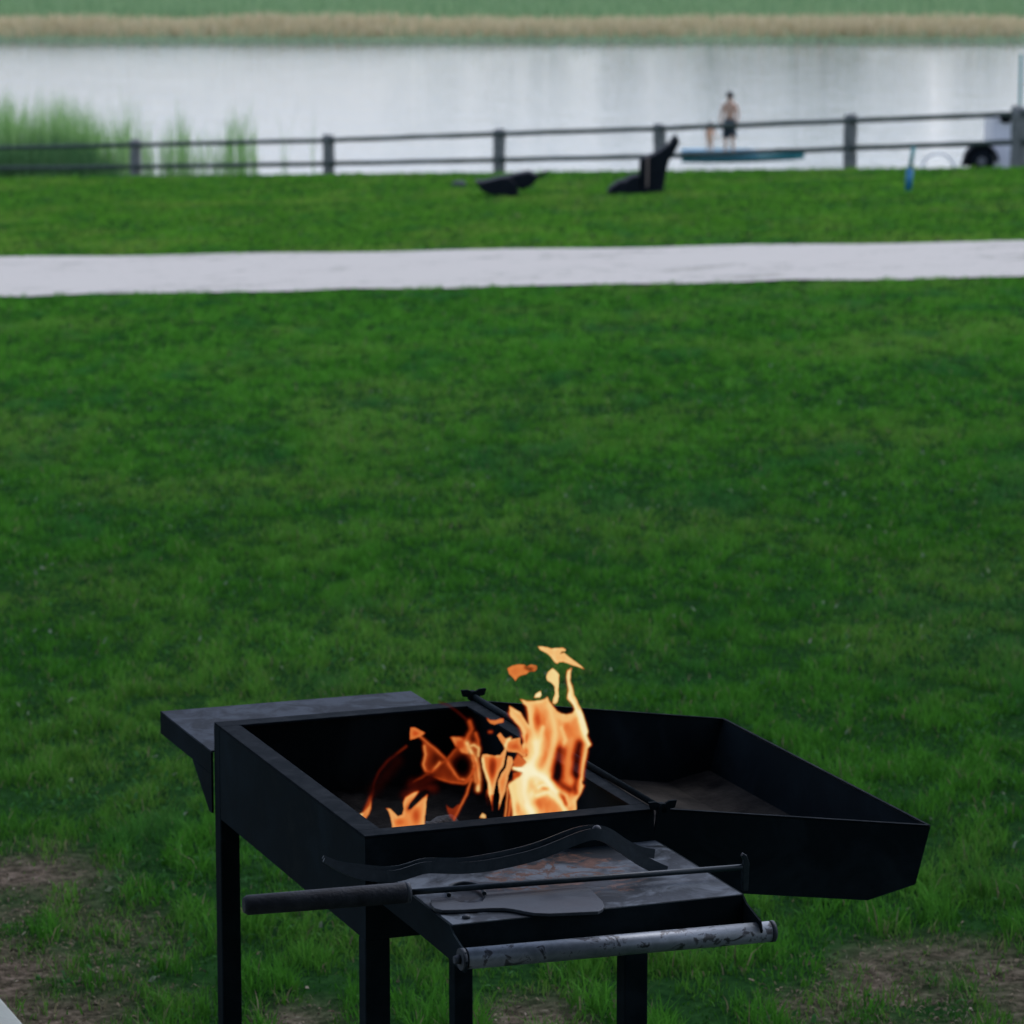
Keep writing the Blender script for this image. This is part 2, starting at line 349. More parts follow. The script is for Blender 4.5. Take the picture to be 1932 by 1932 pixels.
for y0, y1, dens in bands+[(a_, b_, -c_) for a_, b_, c_ in wide_]:
    side = dens < 0
    X, Y = lawn_pts(y0, y1, abs(dens), 1.1 if not side else 10)
    if side: k_ = np.abs(X) > .1385*Y+1.0; X, Y = X[k_], Y[k_]
    a, b = path_edges(np.clip(X, -12, 12)); edge = .25*(vnoise(X, Y, .6, 91)-.5)
    keep = ~((Y > a+.02+edge) & (Y < b-.02+edge)); keep &= Y < crestY(X)+1.6
    # clumps
    cl = np.clip((vnoise(X, Y*.45, .085, 31, 3)-.27)/.46, 0, 1); big = vnoise(X, Y*.45, .8, 41, 3); so = soil(X, Y)
    keep &= rng.random(len(X)) < np.clip(np.where(Y < 14, .5, .6)-.28*np.clip((12.5-Y)/3.5, 0, 1)+.9*cl, 0, 1)*(1-.78*np.clip(so*1.2, 0, 1))
    slabd = (X-pA[0])*left[0]+(Y-pA[1])*left[1]
    keep &= slabd < -.01
    X, Y, cl, big, so = X[keep], Y[keep], cl[keep], big[keep], so[keep]; n = len(X)
    nr_ = np.clip((12.5-Y)/3.5, 0, 1)*.8; H = (.014+(.036+.034*nr_)*cl**(1.3+nr_))*rng.uniform(.6, 1.25, n)*(1+.3*np.clip((big-.55)*4, 0, 1))
    H *= 1-.45*np.clip(so*2, 0, 1); H *= 1.0+.004*(Y-8)
    Wd = np.maximum(.0034*rng.uniform(.7, 1.4, n), Y*.00030*rng.uniform(.7, 1.5, n))
    if side: Wd *= 4.5; H *= 1.1
    r = rng.random(n); pn = vnoise(X, Y*.4, .32, 51, 3); pn2 = vnoise(X, Y*.5, .9, 61, 3); fl = rng.random(n)
    dark = np.array([.010, .062, .004]); lite = np.array([.066, .225, .022]); yel = np.array([.17, .25, .055]); blu = np.array([.016, .100, .035])
    t = np.clip(.05+.65*r*(.4+pn)+.22*(big-.5)+(.35+.3*nr_)*(cl-.4), 0, 1)[:, None]
    c = dark*(1-t)+lite*t
    t2 = (np.clip((pn2-.50)*4, 0, 1)*.38+np.clip(so*2, 0, .6)*.8)[:, None]*rng.random(n)[:, None]
    c = c*(1-t2)+yel*t2
    t3 = (np.clip((.42-pn)*4, 0, 1)*.4)[:, None]; c = c*(1-t3)+blu*t3
    far_lit_k = np.clip((Y-8)/18, 0, 1)[:, None]; c = c*(1.08+np.array([.82, .66, .60])*far_lit_k)*(np.array([1.35, 1.12, 1.1]) if y0 >= 36 else 1.)  # colour rises with distance to paint the near shade; yellower grass past the path
    dry = fl < (.03+.25*np.clip(so*2, 0, 1)); c[dry] = np.array([.20, .18, .10])*rng.uniform(.5, 1.2, dry.sum())[:, None]
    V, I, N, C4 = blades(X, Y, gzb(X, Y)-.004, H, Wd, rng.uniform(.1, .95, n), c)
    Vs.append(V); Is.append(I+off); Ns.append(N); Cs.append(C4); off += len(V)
# broad small weed leaves and clover flecks
X, Y = lawn_pts(6.7, 24, 420); k = rng.random(len(X)) < np.clip(vnoise(X, Y, .5, 71, 2)*2.2-.8, .05, 1); X, Y = X[k], Y[k]
n = len(X); c = np.array([.03, .10, .022])*rng.uniform(.5, 1.6, n)[:, None]; wh = rng.random(n) < .035; c[wh] = np.array([.20, .25, .15])*rng.uniform(.6, 1.3, wh.sum())[:, None]
slabd = (X-pA[0])*left[0]+(Y-pA[1])*left[1]; kk = (slabd < -.03) & (soil(X, Y) < .25); X, Y, c = X[kk], Y[kk], c[kk]; n = len(X)
V, I, N, C4 = blades(X, Y, gzb(X, Y)+rng.uniform(.0, .03, n), rng.uniform(.010, .028, n), rng.uniform(.006, .014, n), rng.uniform(.6, 1.6, n), c)
Vs.append(V); Is.append(I+off); Ns.append(N); Cs.append(C4); off += len(V)
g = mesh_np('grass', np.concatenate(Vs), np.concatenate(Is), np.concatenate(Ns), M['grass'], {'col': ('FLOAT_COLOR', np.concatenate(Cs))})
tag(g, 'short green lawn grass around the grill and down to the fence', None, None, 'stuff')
# litter on the bare soil
n = 2600; sp = np.array(soil_pts); k = rng.integers(0, len(sp), n)
X = sp[k, 0]+rng.normal(0, 1, n)*sp[k, 2]*.8; Y = sp[k, 1]+rng.normal(0, 1, n)*sp[k, 2]*1.5
k = ((X-pA[0])*left[0]+(Y-pA[1])*left[1] < -.02); X, Y = X[k], Y[k]; n = len(X)
c = (np.array([.16, .13, .085])*rng.uniform(.2, 1.5, n)[:, None]); pk = rng.random(n) < .04; c[pk] = np.array([.36, .30, .22])
V, I, N, C4 = blades(X, Y, gzb(X, Y)+.002, rng.uniform(.003, .012, n), rng.uniform(.002, .010, n)*rng.uniform(.5, 1.2, n), rng.uniform(.5, 3.4, n), c)
tag(mesh_np('leaf_litter', V, I, N, M['grass'], {'col': ('FLOAT_COLOR', C4)}), 'dry leaf litter and crumbs on the bare soil patches', None, None, 'stuff')

# ------------------------------------------------------------------ reeds
def reed_mesh(name, clumps, label, colA, colB, width=.02):
    Xs, Ys, Hs = [], [], []
    for x, y, sx, sy, h, cnt in clumps:
        xx = rng.normal(x, sx, cnt); Xs.append(xx); Ys.append(rng.normal(y, sy, cnt)); Hs.append(h*rng.uniform(.45, 1.0, cnt)*np.exp(-((xx-x)/(sx*2.2))**2*.6))
    X, Y, H = map(np.concatenate, (Xs, Ys, Hs)); n = len(X)
    Z = np.maximum(gz(X, Y), LAKE_Z-.2) if Y.mean() < 110 else np.full(n, LAKE_Z-.1)
    t = rng.random(n)[:, None]; c = np.array(colA)*(1-t)+np.array(colB)*t
    V, I, N, C4 = blades(X, Y, Z, H, width*rng.uniform(.5, 1.5, n), rng.uniform(.02, .22, n), c)
    return tag(mesh_np(name, V, I, N, M['grass'], {'col': ('FLOAT_COLOR', C4)}), label, None, None, 'stuff')
cl = []
def rc(u, vtop, wu, cnt, Y=96.5):
    p = at_y(u, vtop, Y); cl.append((p[0], Y, wu/6800*Y, .8, p[2]-LAKE_Z+.2, cnt))
for u, v, w, c_ in [(2,165,16,420),(25,182,20,300),(60,180,18,330),(95,170,14,300),(120,178,16,330),(150,190,18,300),(175,205,14,200),(205,225,14,140),(232,178,8,110),(236,165,4,40),
                    (262,215,9,80),(285,240,12,50),(316,222,8,90),(338,185,6,60),(352,225,10,70),(395,235,12,60),(430,205,7,90),(450,190,8,70),(470,210,9,60),(140,158,6,24),(58,150,5,40),(534,205,3,8),(590,208,2,4),(110,146,4,20)]:
    rc(u, v-22, w*1.1, int(c_*.95))
reed_mesh('reeds', cl, 'tall green reeds in the shallow water behind the left of the fence', (.19, .38, .10), (.42, .60, .24))
cl = []
for k in range(20):
    u = rng.uniform(-60, 175); p = at_y(u, rng.uniform(235, 275), 88.); cl.append((p[0], rng.uniform(85, 91), .5, .8, max(.4, p[2]-gz(p[0], 88.))*1.1, 170))
reed_mesh('low_brush', cl, 'dark low brush on the bank behind the left of the fence', (.05, .13, .045), (.10, .20, .07), .03)
# far bank: green reed fringe, dry tan reeds, green reeds behind
def belt(name, y0, y1, h, n, ca, cb, label, w=.06, x0=-100, x1=100):
    X = rng.uniform(x0, x1, n); Y = rng.uniform(y0, y1, n); H = h*rng.uniform(.5, 1.1, n)*(.6+.8*vnoise(X, Y, 3., 77))
    t = rng.random(n)[:, None]; c = np.array(ca)*(1-t)+np.array(cb)*t
    V, I, N, C4 = blades(X, Y, np.full(n, LAKE_Z-.15)+np.clip((Y-170)*.2, 0, .6), H, w*rng.uniform(.6, 1.4, n), rng.uniform(.02, .3, n), c)
    return tag(mesh_np(name, V, I, N, M['grass'], {'col': ('FLOAT_COLOR', C4)}), label, None, None, 'stuff')
belt('water_edge_reeds', 165.5, 170.8, .42, 11000, (.30, .42, .22), (.42, .50, .30), 'sparse green reeds standing in the water along the far shore')
belt('dry_reeds', 171, 175.5, .66, 46000, (.54, .46, .26), (.72, .60, .38), 'band of dry tan reeds along the far shore')
belt('tall_far_reeds', 178, 205, .8, 76000, (.20, .33, .15), (.32, .44, .22), 'green reed meadow behind the dry reeds', .09)

# ------------------------------------------------------------------ far wood beyond the far shore (its reflection greens the lake on the right)
def far_tree_mesh():
    V, I, N, C = [], [], [], []; off = 0
    for k in range(80):
        cx = -8+k*.95+rng.uniform(-1.5, 1.5); cy = rng.uniform(235, 300); hh = (4.0+min(5.5, max(0, (cx+4)*.22)))*rng.uniform(.6, 1.15)
        n = 300; th = rng.uniform(0, 2*math.pi, n); ph = np.arccos(rng.uniform(-1, 1, n)); r = rng.uniform(.55, 1.0, n)**.5
        X = cx+np.sin(ph)*np.cos(th)*r*hh*.28; Y = cy+np.sin(ph)*np.sin(th)*r*hh*.28; Z = LAKE_Z+hh*.56+np.cos(ph)*r*hh*.42
        t = rng.random(n)[:, None]; c = np.array((.16, .22, .13))*(1-t)+np.array((.28, .34, .20))*t
        v, i_, n_, c4 = blades(X, Y, Z, rng.uniform(.3, .8, n), rng.uniform(.3, .7, n), rng.uniform(.2, 1.2, n), c)
        V.append(v); I.append(i_+off); N.append(n_); C.append(c4); off += len(v)
    return mesh_np('far_wood', np.concatenate(V), np.concatenate(I), np.concatenate(N), M['grass'], {'col': ('FLOAT_COLOR', np.concatenate(C))})
tag(far_tree_mesh(), 'line of broadleaf wood far behind the lake', None, None, 'stuff')

# ------------------------------------------------------------------ fence
fence = empty('fence', (0, 0, 0))
tag(fence, 'two rail wooden fence with round posts at the lawn edge by the lake', 'fence')
fy = lambda X: 70.4 - .83*X
def fence_pt(u, v):   # point of the fence's vertical plane seen at (u, v)
    r = ray(u, v); t = (70.4)/(r[1]+.83*r[0]); return O0+r*t
posts = [(-480, 288), (-110, 278), (255, 265), (620, 256), (942, 245), (1245, 236), (1605, 217), (1925, 203), (2260, 186), (2600, 168)]
for k, (u, v) in enumerate(posts):
    top = fence_pt(u, v); b = gz(top[0], top[1])-.3; r_ = .12
    mb = MB(); n_ = 9; hh = top[2]-b
    pts = [(top[0]+.004*math.sin(k*3+j), top[1], b+hh*j/n_) for j in range(n_+1)]+[(top[0], top[1], top[2]+.025)]
    rad = [r_*(1+.05*math.sin(j*2.1+k)) for j in range(n_+1)]+[r_*.7]
    if u == 1925: rad = [x*1.25 for x in rad]
    mb.tube(pts, rad, 14); mb.build('post', M['post'], fence)
top_r = [(-480, 290), (-110, 281), (255, 273), (620, 264), (942, 252), (1245, 242), (1605, 227), (1925, 214), (2260, 198), (2600, 181)]
low_r = [(-480, 323), (-110, 318), (255, 314), (620, 308), (942, 301), (1245, 294), (1605, 279), (1925, 267), (2260, 255), (2600, 243)]
for rr in (top_r, low_r):
    for k in range(len(rr)-1):
        a = fence_pt(*rr[k]); b = fence_pt(*rr[k+1]); dy = -.10
        pts = []; rad = []
        for j in range(9):
            t = j/8; p = a+(b-a)*t; pts.append((p[0], p[1]+dy, p[2]+.003*math.sin(j*1.7+k*2.3))); rad.append(.048+.003*math.sin(j*2.9+k))
        MB().tube(pts, rad, 10).build('rail', M['rail'], fence)

# ------------------------------------------------------------------ unseen timber shelter, added to shade the ground near the grill
M['timber'] = simple('brown_timber', (.05, .035, .025), (.09, .06, .04), 5, .8, .3)
pv = empty('shade_shelter', (0, 0, 0)); tag(pv, 'added timber shelter out of view, shading the ground near the grill', 'shade_shelter')
MB().prism([(-7, 3.9), (-1, 5.6), (5.2, 3.7), (5.2, 3.9), (-1, 5.85), (-7, 4.1)], 'x', -7, 7, .0).build('shade_roof', M['timber'], pv)
for x in (-6.6, 6.6):
    for y in (-6.6, 4.8): MB().box(x-.1, x+.1, y-.1, y+.1, -.1, 3.72, .01).build('post', M['timber'], pv)
MB().box(-6.5, 6.5, -6.68, -6.52, -.1, 3.7, .01).build('shade_wall', M['timber'], pv)

# ------------------------------------------------------------------ black loungers on the far lawn
def silhouette_part(name, pts_px, Y, half_depth, mat, parent, bev=.03, base=None):
    P = [at_y(u, v, Y) for u, v in pts_px]; b = parent.location; oy = Y-b[1]
    mb = MB(); mb.prism([(p[0]-b[0], p[2]-b[2]) for p in P], 'y', oy-half_depth, oy+half_depth, bev); return mb.build(name, mat, parent)
def lawn_hit(u, v):
    lo, hi = 20., 66.
    for _ in range(50):
        m_ = (lo+hi)/2; p = at_y(u, v, m_)
        if p[2] > gz(p[0], p[1]): lo = m_
        else: hi = m_
    return at_y(u, v, lo)
p = lawn_hit(1205, 366); Yc_ = p[1]
l2 = empty('reclining_chair', (p[0], p[1], float(gz(p[0], p[1]))))
tag(l2, 'black canvas reclining chair with raised slanting backrest standing on the far lawn', 'chair')
silhouette_part('backrest', [(1206,352),(1207,300),(1212,295),(1228,291),(1238,287),(1262,270),(1271,257),(1276,253),(1282,266),(1272,286),(1262,300),(1256,322),(1252,352)], Yc_, .24, M['black_cloth'], l2)
silhouette_part('seat', [(1170,352),(1178,340),(1190,331),(1206,328),(1206,366),(1168,366)], Yc_, .30, M['black_cloth'], l2)
silhouette_part('footrest', [(1144,363),(1152,351),(1168,341),(1178,338),(1172,366),(1150,367)], Yc_-.05, .24, M['black_cloth'], l2)
silhouette_part('frame', [(1206,350),(1252,350),(1250,368),(1206,367)], Yc_, .28, M['black_cloth'], l2)
silhouette_part('armrest_post', [(1220,296),(1224,296),(1223,354),(1219,354)], Yc_-.34, .03, M['brown_wood'], l2, .008)
p = lawn_hit(950, 371); Yc_ = p[1]
l1 = empty('folded_lounger', (p[0], p[1], float(gz(p[0], p[1]))))
tag(l1, 'low black folded lounger lying on the far lawn below the fence', 'lounger')
silhouette_part('seat', [(896,338),(906,342),(916,340),(944,333),(960,331),(975,345),(980,368),(956,373),(930,367),(908,358)], Yc_, .26, M['black_cloth'], l1)
silhouette_part('backrest', [(958,331),(976,326),(999,322),(1014,330),(1010,342),(998,352),(984,357),(974,350)], Yc_+.04, .22, M['black_cloth'], l1)
silhouette_part('handle', [(1008,331),(1020,327),(1035,320),(1034,325),(1022,333),(1009,342)], Yc_-.05, .04, M['black_cloth'], l1, .012)
p = lawn_hit(866, 354)
mb = MB(); mb.ball((0, 0, .06), .10, 3, .06, (1.2, .8, .6))
o = mb.build('cloth_bag', M['bag']); o.location = (p[0], p[1], float(gz(p[0], p[1]))); tag(o, 'small grey cloth bag on the grass left of the folded black lounger', 'bag')
# blue stake
p = lawn_hit(1712, 362); st_ = empty('garden_stake', (p[0], p[1], float(gz(p[0], p[1])))); b = st_.location
tag(st_, 'slim blue stake leaning a little in the far lawn, right side', 'stake')
a0 = at_y(1713, 364, p[1]); a1 = at_y(1717, 318, p[1]); a2 = at_y(1724, 277, p[1])
rel = lambda q: Vector(q)-b
MB().tube([rel(a0), rel(a1)], [.045, .05], 12).build('sleeve', M['blue_plastic'], st_)
MB().tube([rel(a1), rel(a2)], .03, 12).build('shaft', M['teal_paint'], st_)
# teal pole behind the last post
top = at_y(1927, 104, 71.); zb = float(gz(top[0], 71.)); pl = empty('signpost', (top[0], 71., zb)); tag(pl, 'tall thin teal pole behind the rightmost fence post', 'pole')
MB().tube([(0, 0, -.2), (0, 0, top[2]-zb)], .032, 12).build('pole', M['teal_paint'], pl)
MB().ball((0, 0, top[2]-zb), .04, 2, 0, (1, 1, .6)).build('cap', M['teal_paint'], pl)

# ------------------------------------------------------------------ white trailer with one dark wheel, and a hoop
c = at_y(1850, 303, 80.); tb = float(gz(c[0], 80.)); tr = empty('trailer', (c[0], 80., tb)); tag(tr, 'white box trailer with a black mudguard and wheel behind the right end of the fence', 'trailer')
zc_ = c[2]-tb
def px2(u, v): q = at_y(u, v, 80.); return (q[0]-c[0], q[2]-tb)
x0, _ = px2(1872, 300); x1, _ = px2(2040, 300); zt = px2(1900, 226)[1]; zl = px2(1900, 330)[1]
MB().box(x0, x1, 0, 1.5, zl, zt, .05).build('body', M['white_paint'], tr)
MB().box(x0-.03, x1+.03, -.03, 1.53, zt, zt+.05, .02).build('lid', M['white_paint'], tr)
wr = px2(1850, 274)[1]-zc_
mb = MB(); mb.tube([(0, -.22, zc_), (0, -.20, zc_), (0, 0, zc_), (0, .02, zc_)], [wr*.72, wr*.80, wr*.80, wr*.72], 32)
wh_ = mb.build('wheel', M['black_cloth'], tr)
mb = MB(); mb.tube([(0, -.235, zc_), (0, -.19, zc_)], [wr*.26, wr*.32], 24)
for k in range(5):
    a = k*2*math.pi/5; mb.box(-.02, .02, -.24, -.22, 0, wr*.30, .004, Matrix.Translation((0, 0, zc_)) @ Matrix.Rotation(a, 4, 'Y'))
mb.build('rim', M['hubcap'], wh_)
pts = []
for k in range(13):
    a = math.pi*(k/12); pts.append((math.cos(a)*wr*1.12, math.sin(a)*wr*1.12+zc_))
fill_ = pts+[(pts[-1][0]*1.12, zc_-.12), (pts[0][0]*1.12, zc_-.12)]
MB().prism(fill_, 'y', .03, .20, .0).build('wheel_arch', M['black_cloth'], tr)
inner = [(x*.86, zc_+(z-zc_)*.86) for x, z in pts[::-1]]
MB().prism(pts+inner, 'y', -.24, .06, .0).build('mudguard', M['black_cloth'], tr)
q = px2(1898, 224); MB().ball((q[0], -.02, q[1]), .12, 3, .15, (1.1, .7, .8)).build('cover_strap', M['black_cloth'], tr)
MB().box(-.9, x0+.02, .6, .7, zl-.28, zl-.2, .01).build('drawbar', M['tyre'], tr)
hb = at_y(1770, 320, 78.); hz = float(gz(hb[0], 78.)); hp = []
for k in range(25):
    a = math.pi*k/24; e = at_y(1770+31*math.cos(a), 320-30*math.sin(a), 78.); hp.append((e[0]-hb[0], 0, e[2]-hz))
o = MB().tube([(hp[0][0], 0, -.1)]+hp+[(hp[-1][0], 0, -.1)], .022, 10).build('bike_rack', M['grey_metal']); o.location = (hb[0], 78., hz)
tag(o, 'thin pale metal hoop between the blue stake and the trailer wheel', 'bike rack')

# ------------------------------------------------------------------ people and boat
def person_body(name, J, E_, Rr, mat, parent=None):
    me = bpy.data.meshes.new(name); me.from_pydata([J[k] for k in J], [(list(J).index(a), list(J).index(b)) for a, b in E_], [])
    o = bpy.data.objects.new(name, me); COL.objects.link(o); me.materials.append(mat)
    s = o.modifiers.new('s', 'SKIN'); me.skin_vertices[0].data[0].use_root = True
    for i_, k in enumerate(J): me.skin_vertices[0].data[i_].radius = Rr[k] if isinstance(Rr[k], tuple) else (Rr[k], Rr[k])
    u_ = o.modifiers.new('u', 'SUBSURF'); u_.levels = 2; u_.render_levels = 2
    for pl_ in me.polygons: pl_.use_smooth = True
    if parent: o.parent = parent
    dg = bpy.context.evaluated_depsgraph_get(); m2 = bpy.data.meshes.new_from_object(o.evaluated_get(dg)); o.modifiers.clear(); o.data = m2
    for pl_ in m2.polygons: pl_.use_smooth = True
    if not m2.materials: m2.materials.append(mat)
    return o
def person(x, y, z, H, rz, label, kid=False):
    s = H/1.75
    r = empty('person', (x, y, z), rz); tag(r, label, 'person')
    J = {'pel': (0, 0, .93), 'wai': (0, 0, 1.08), 'che': (0, .01, 1.30), 'nk0': (0, .01, 1.46), 'nk1': (0, -.01, 1.53), 'hd0': (0, -.02, 1.60), 'hd1': (0, -.02, 1.70)}
    E_ = [('pel', 'wai'), ('wai', 'che'), ('che', 'nk0'), ('nk0', 'nk1'), ('nk1', 'hd0'), ('hd0', 'hd1')]
    Rr = {'pel': (.15, .10), 'wai': (.125, .09), 'che': (.15, .105), 'nk0': (.07, .06), 'nk1': .052, 'hd0': (.075, .09), 'hd1': (.07, .08)}
    for sd_, sg in (('l', -1), ('r', 1)):
        b_ = .22 if (kid and sg > 0) else .0
        J.update({sd_+'sh': (.17*sg, .01, 1.41), sd_+'el': (.235*sg, .0-b_, 1.13), sd_+'wr': (.22*sg, -.09-b_, .90), sd_+'ha': (.215*sg, -.11-b_, .80),
                  sd_+'hp': (.09*sg, 0, .86), sd_+'kn': (.11*sg, -.02-.05*(sg > 0), .48), sd_+'an': (.12*sg, .02, .09), sd_+'to': (.13*sg, -.13, .035)})
        E_ += [('nk0', sd_+'sh'), (sd_+'sh', sd_+'el'), (sd_+'el', sd_+'wr'), (sd_+'wr', sd_+'ha'), ('pel', sd_+'hp'), (sd_+'hp', sd_+'kn'), (sd_+'kn', sd_+'an'), (sd_+'an', sd_+'to')]
        Rr.update({sd_+'sh': .06, sd_+'el': .04, sd_+'wr': .028, sd_+'ha': (.022, .04), sd_+'hp': .09, sd_+'kn': .055, sd_+'an': .038, sd_+'to': (.042, .025)})
    J = {k: (v[0]*s, v[1]*s, v[2]*s) for k, v in J.items()}
    Rr = {k: ((v[0]*s, v[1]*s) if isinstance(v, tuple) else v*s) for k, v in Rr.items()}
    person_body('body', J, E_, Rr, M['skin'], r)
    if kid: s *= 1.0
    mb = MB(); mb.ball((0, .0, 1.67*s), .112*s, 3, .04, (.85, 1.0, 1.0)); mb.ball((0, .045*s, 1.62*s), .10*s, 2, .05, (.8, .7, 1.1)); mb.build('hair', M['hair2'] if kid else M['hair'], r)
    mb = MB()
    if kid: mb.tube([(0, 0, .80*s), (0, 0, 1.0*s), (0, .01*s, 1.25*s), (0, .01*s, 1.38*s)], [.17*s, .145*s, .165*s, .12*s], 16); mb.build('swimsuit', M['peach'], r)
    else:
        mb.tube([(0, 0, .82*s), (0, 0, .95*s), (0, 0, 1.06*s)], [.175*s, .175*s, .15*s], 16)
        for sg in (-1, 1): mb.tube([(.09*s*sg, 0, .86*s), (.105*s*sg, -.01*s, .56*s)], [.105*s, .095*s], 14)
        mb.build('shorts', M['shorts'], r)
    mb = MB()   # nose, ears as one face detail
    mb.ball((0, -.115*s, 1.635*s), .016*s, 1, 0, (1, 1.2, 1.3))
    mb.build('nose', M['skin'], r)
    return r
py_ = 97.0
f1 = at_y(1376, 300, py_); h1 = at_y(1374, 174, py_)
person(f1[0], py_, f1[2], h1[2]-f1[2], R(-25), 'bare chested dark haired person in dark shorts standing upright in the blue boat')
f2 = at_y(1340, 300, py_); h2 = at_y(1336, 232, py_)
person(f2[0], py_+.3, f2[2], h2[2]-f2[2], R(35), 'small child in peach swimwear standing left of the taller person', True)
bl = at_y(1286, 300, py_); br_ = at_y(1518, 300, py_); bt = empty('rowing_boat', ((bl[0]+br_[0])/2, py_+.1, LAKE_Z)); tag(bt, 'light blue and teal flat boat lying at the water edge behind the fence', 'boat')
def hull(a0_, a1_, ztop, zbot, wmax, name, mat, inset=0.0, rise=.0):
    bm = bmesh.new(); n_ = 24; rows = []
    for k in range(n_+1):
        t = k/n_; x = a0_+(a1_-a0_)*t; w = wmax*(1-abs(2*t-.85)**2.6*.62) if t < .93 else wmax*(1-abs(2*t-.85)**2.6*.62)*max(.05, (1-t)/.07)
        w = max(w, .02); zt_ = ztop+rise*t*t; zb_ = zbot+rise*.8*t*t
        rows.append([bm.verts.new(q_) for q_ in ((x, -w, zt_), (x, -w*.8, zb_), (x, w*.8, zb_), (x, w, zt_), (x, w*.8, zt_-inset), (x, -w*.8, zt_-inset))])
    for k in range(n_):
        for j in range(6): bm.faces.new((rows[k][j], rows[k][(j+1) % 6], rows[k+1][(j+1) % 6], rows[k+1][j]))
    bm.faces.new(rows[0]); bm.faces.new(rows[-1][::-1]); bmesh.ops.recalc_face_normals(bm, faces=bm.faces[:])
    m_ = MB(); m_.bm.free(); m_.bm = bm; return m_.build(name, mat, bt)
hl = (br_[0]-bl[0])/2; zfl = f1[2]-LAKE_Z
hull(-hl, hl, zfl+.06, zfl-.08, .55, 'hull', M['boat_out'], .05, .10)
hull(-hl, hl*.25, zfl+.24, zfl+.061, .50, 'gunwale', M['boat_in'], .10, .0)
MB().box(-hl*.5, -hl*.42, -.42, .42, zfl+.12, zfl+.16, .01).build('bench', M['boat_in'], bt)

# ------------------------------------------------------------------ the grill
G = empty('grill', tuple(GO), PHI); tag(G, 'black steel charcoal grill on four square legs with shelves and a hinged side tray', 'grill')
t_ = .005; FZ = RIM-.178
mb = MB()
mb.box(0, GL, 0, t_, FZ, RIM-.005); mb.box(0, GL, GD-t_, GD, FZ, RIM-.005)
mb.box(0, t_, t_, GD-t_, FZ, RIM-.005); mb.box(GL-t_, GL, t_, GD-t_, FZ, RIM-.005)
mb.box(t_, GL-t_, t_, GD-t_, FZ+.002, FZ+.007)
fb = mb.build('firebox', M['steel'], G)
mb = MB(); fw = .040
mb.box(0, GL, 0, fw, RIM-.005, RIM, .0012); mb.box(0, GL, GD-fw, GD, RIM-.005, RIM, .0012)
mb.box(0, fw-.004, fw, GD-fw, RIM-.005, RIM, .0012); mb.box(GL-fw+.012, GL, fw, GD-fw, RIM-.005, RIM, .0012)
mb.box(fw-.004, fw, fw, GD-fw, RIM-.030, RIM-.001, .0008)
mb.build('rim', M['rim'], fb)
mb = MB(); mb.bm.free(); bm = bmesh.new(); n_ = 46     # ash bed, uneven
vs = [[bm.verts.new((.008+(GL-.016)*i_/n_, .008+(GD-.016)*j/n_, FZ+.018+.02*float(vnoise(np.array([i_*.3]), np.array([j*.3]), 1., 8)[0])+.006*random.random())) for j in range(n_+1)] for i_ in range(n_+1)]
for i_ in range(n_):
    for j in range(n_): f = bm.faces.new((vs[i_][j], vs[i_+1][j], vs[i_+1][j+1], vs[i_][j+1])); f.smooth = True
mb.bm = bm; mb.build('ash_bed', M['ash'], fb)
lw = .0375
for (x, y) in ((0, 0), (GL-.055, 0), (0, GD-lw), (GL-.055, GD-lw)):
    x_ = x-.001 if x == 0 else x+.002; y_ = y-.001 if y == 0 else y+.001
    MB().box(x_, x_+lw+.006*(y == 0), y_, y_+lw, -.05, (RIM-.0055) if x == 0 and y > 0 else FZ-.0 , .003).build('leg', M['steel'], G)
# back shelf
sz = RIM-.055
mb = MB(); mb.box(-.006, GL-.004, GD+.003, 1.242, sz-.004, sz, .001)
bs = mb.build('back_shelf', M['shelf_back'], G)
mb = MB(); mb.box(-.006, -.002, GD+.003, 1.242, sz-.045, sz-.0045); mb.box(-.006, GL-.004, 1.2425, 1.2465, sz-.045, sz-.001); mb.box(GL-.008, GL-.004, GD+.003, 1.242, sz-.045, sz-.0045)
mb.prism([(GD+.003, sz-.046), (1.02, sz-.046), (GD+.02, sz-.12), (GD+.003, sz-.12)], 'x', -.006, -.002)
mb.build('shelf_skirt', M['steel'], bs)
# front shelf, side brackets, worn bar
fx0, fx1, fyf = .019, GL+.006, -.360
mb = MB(); mb.box(fx0+.004, fx1-.004, fyf, -.002, sz-.004, sz, .001)
fs = mb.build('front_shelf', M['shelf'], G)
MB().box(fx0+.004, fx1-.004, fyf-.0042, fyf-.0002, sz-.056, sz-.0004, .0008).build('shelf_lip', M['steel'], fs)
bL = g_y(868, 1810, -.415); bR = g_y(1455, 1757, -.415); bz = (bL.z+bR.z)/2; by = -.415
def g_x(u, v, lx):
    r = ray(u, v); t = ((GO-O0)@EX + lx)/(r@EX); q_ = loc(O0+r*t); return (q_.y, q_.z)
bk1 = g_x(845, 1807, fx0); bk2 = g_x(797, 1767, fx0); print('bk', bk1, bk2, by, bz)
prof = [(-.002, sz-.001), (fyf+.004, sz-.001), (fyf-.012, sz-.012), (by-.012, bz+.018), (by-.018, bz+.004), (by-.012, bz-.014), (by+.012, bz-.016), bk1, bk2, (-.002, bk2[1])]
for xx in (fx0, fx1-.0035): MB().prism(prof, 'x', xx, xx+.0035).build('side_bracket', M['steel'], fs)
bar = MB().tube([(bL.x+.01, by, bL.z), (bR.x-.004, by, bR.z)], .0168, 28).build('bar', M['bar'], fs)
for xx, z_ in ((bL.x+.004, bL.z), (bR.x+.001, bR.z)): MB().tube([(xx-.004, by, z_), (xx+.003, by, z_)], [.0174, .0174], 24).build('end_cap', M['blade'], bar)
MB().tube([(bL.x-.010, by, bL.z), (bL.x-.0005, by, bL.z)], [.006, .008], 12).build('bolt', M['blade'], bar)
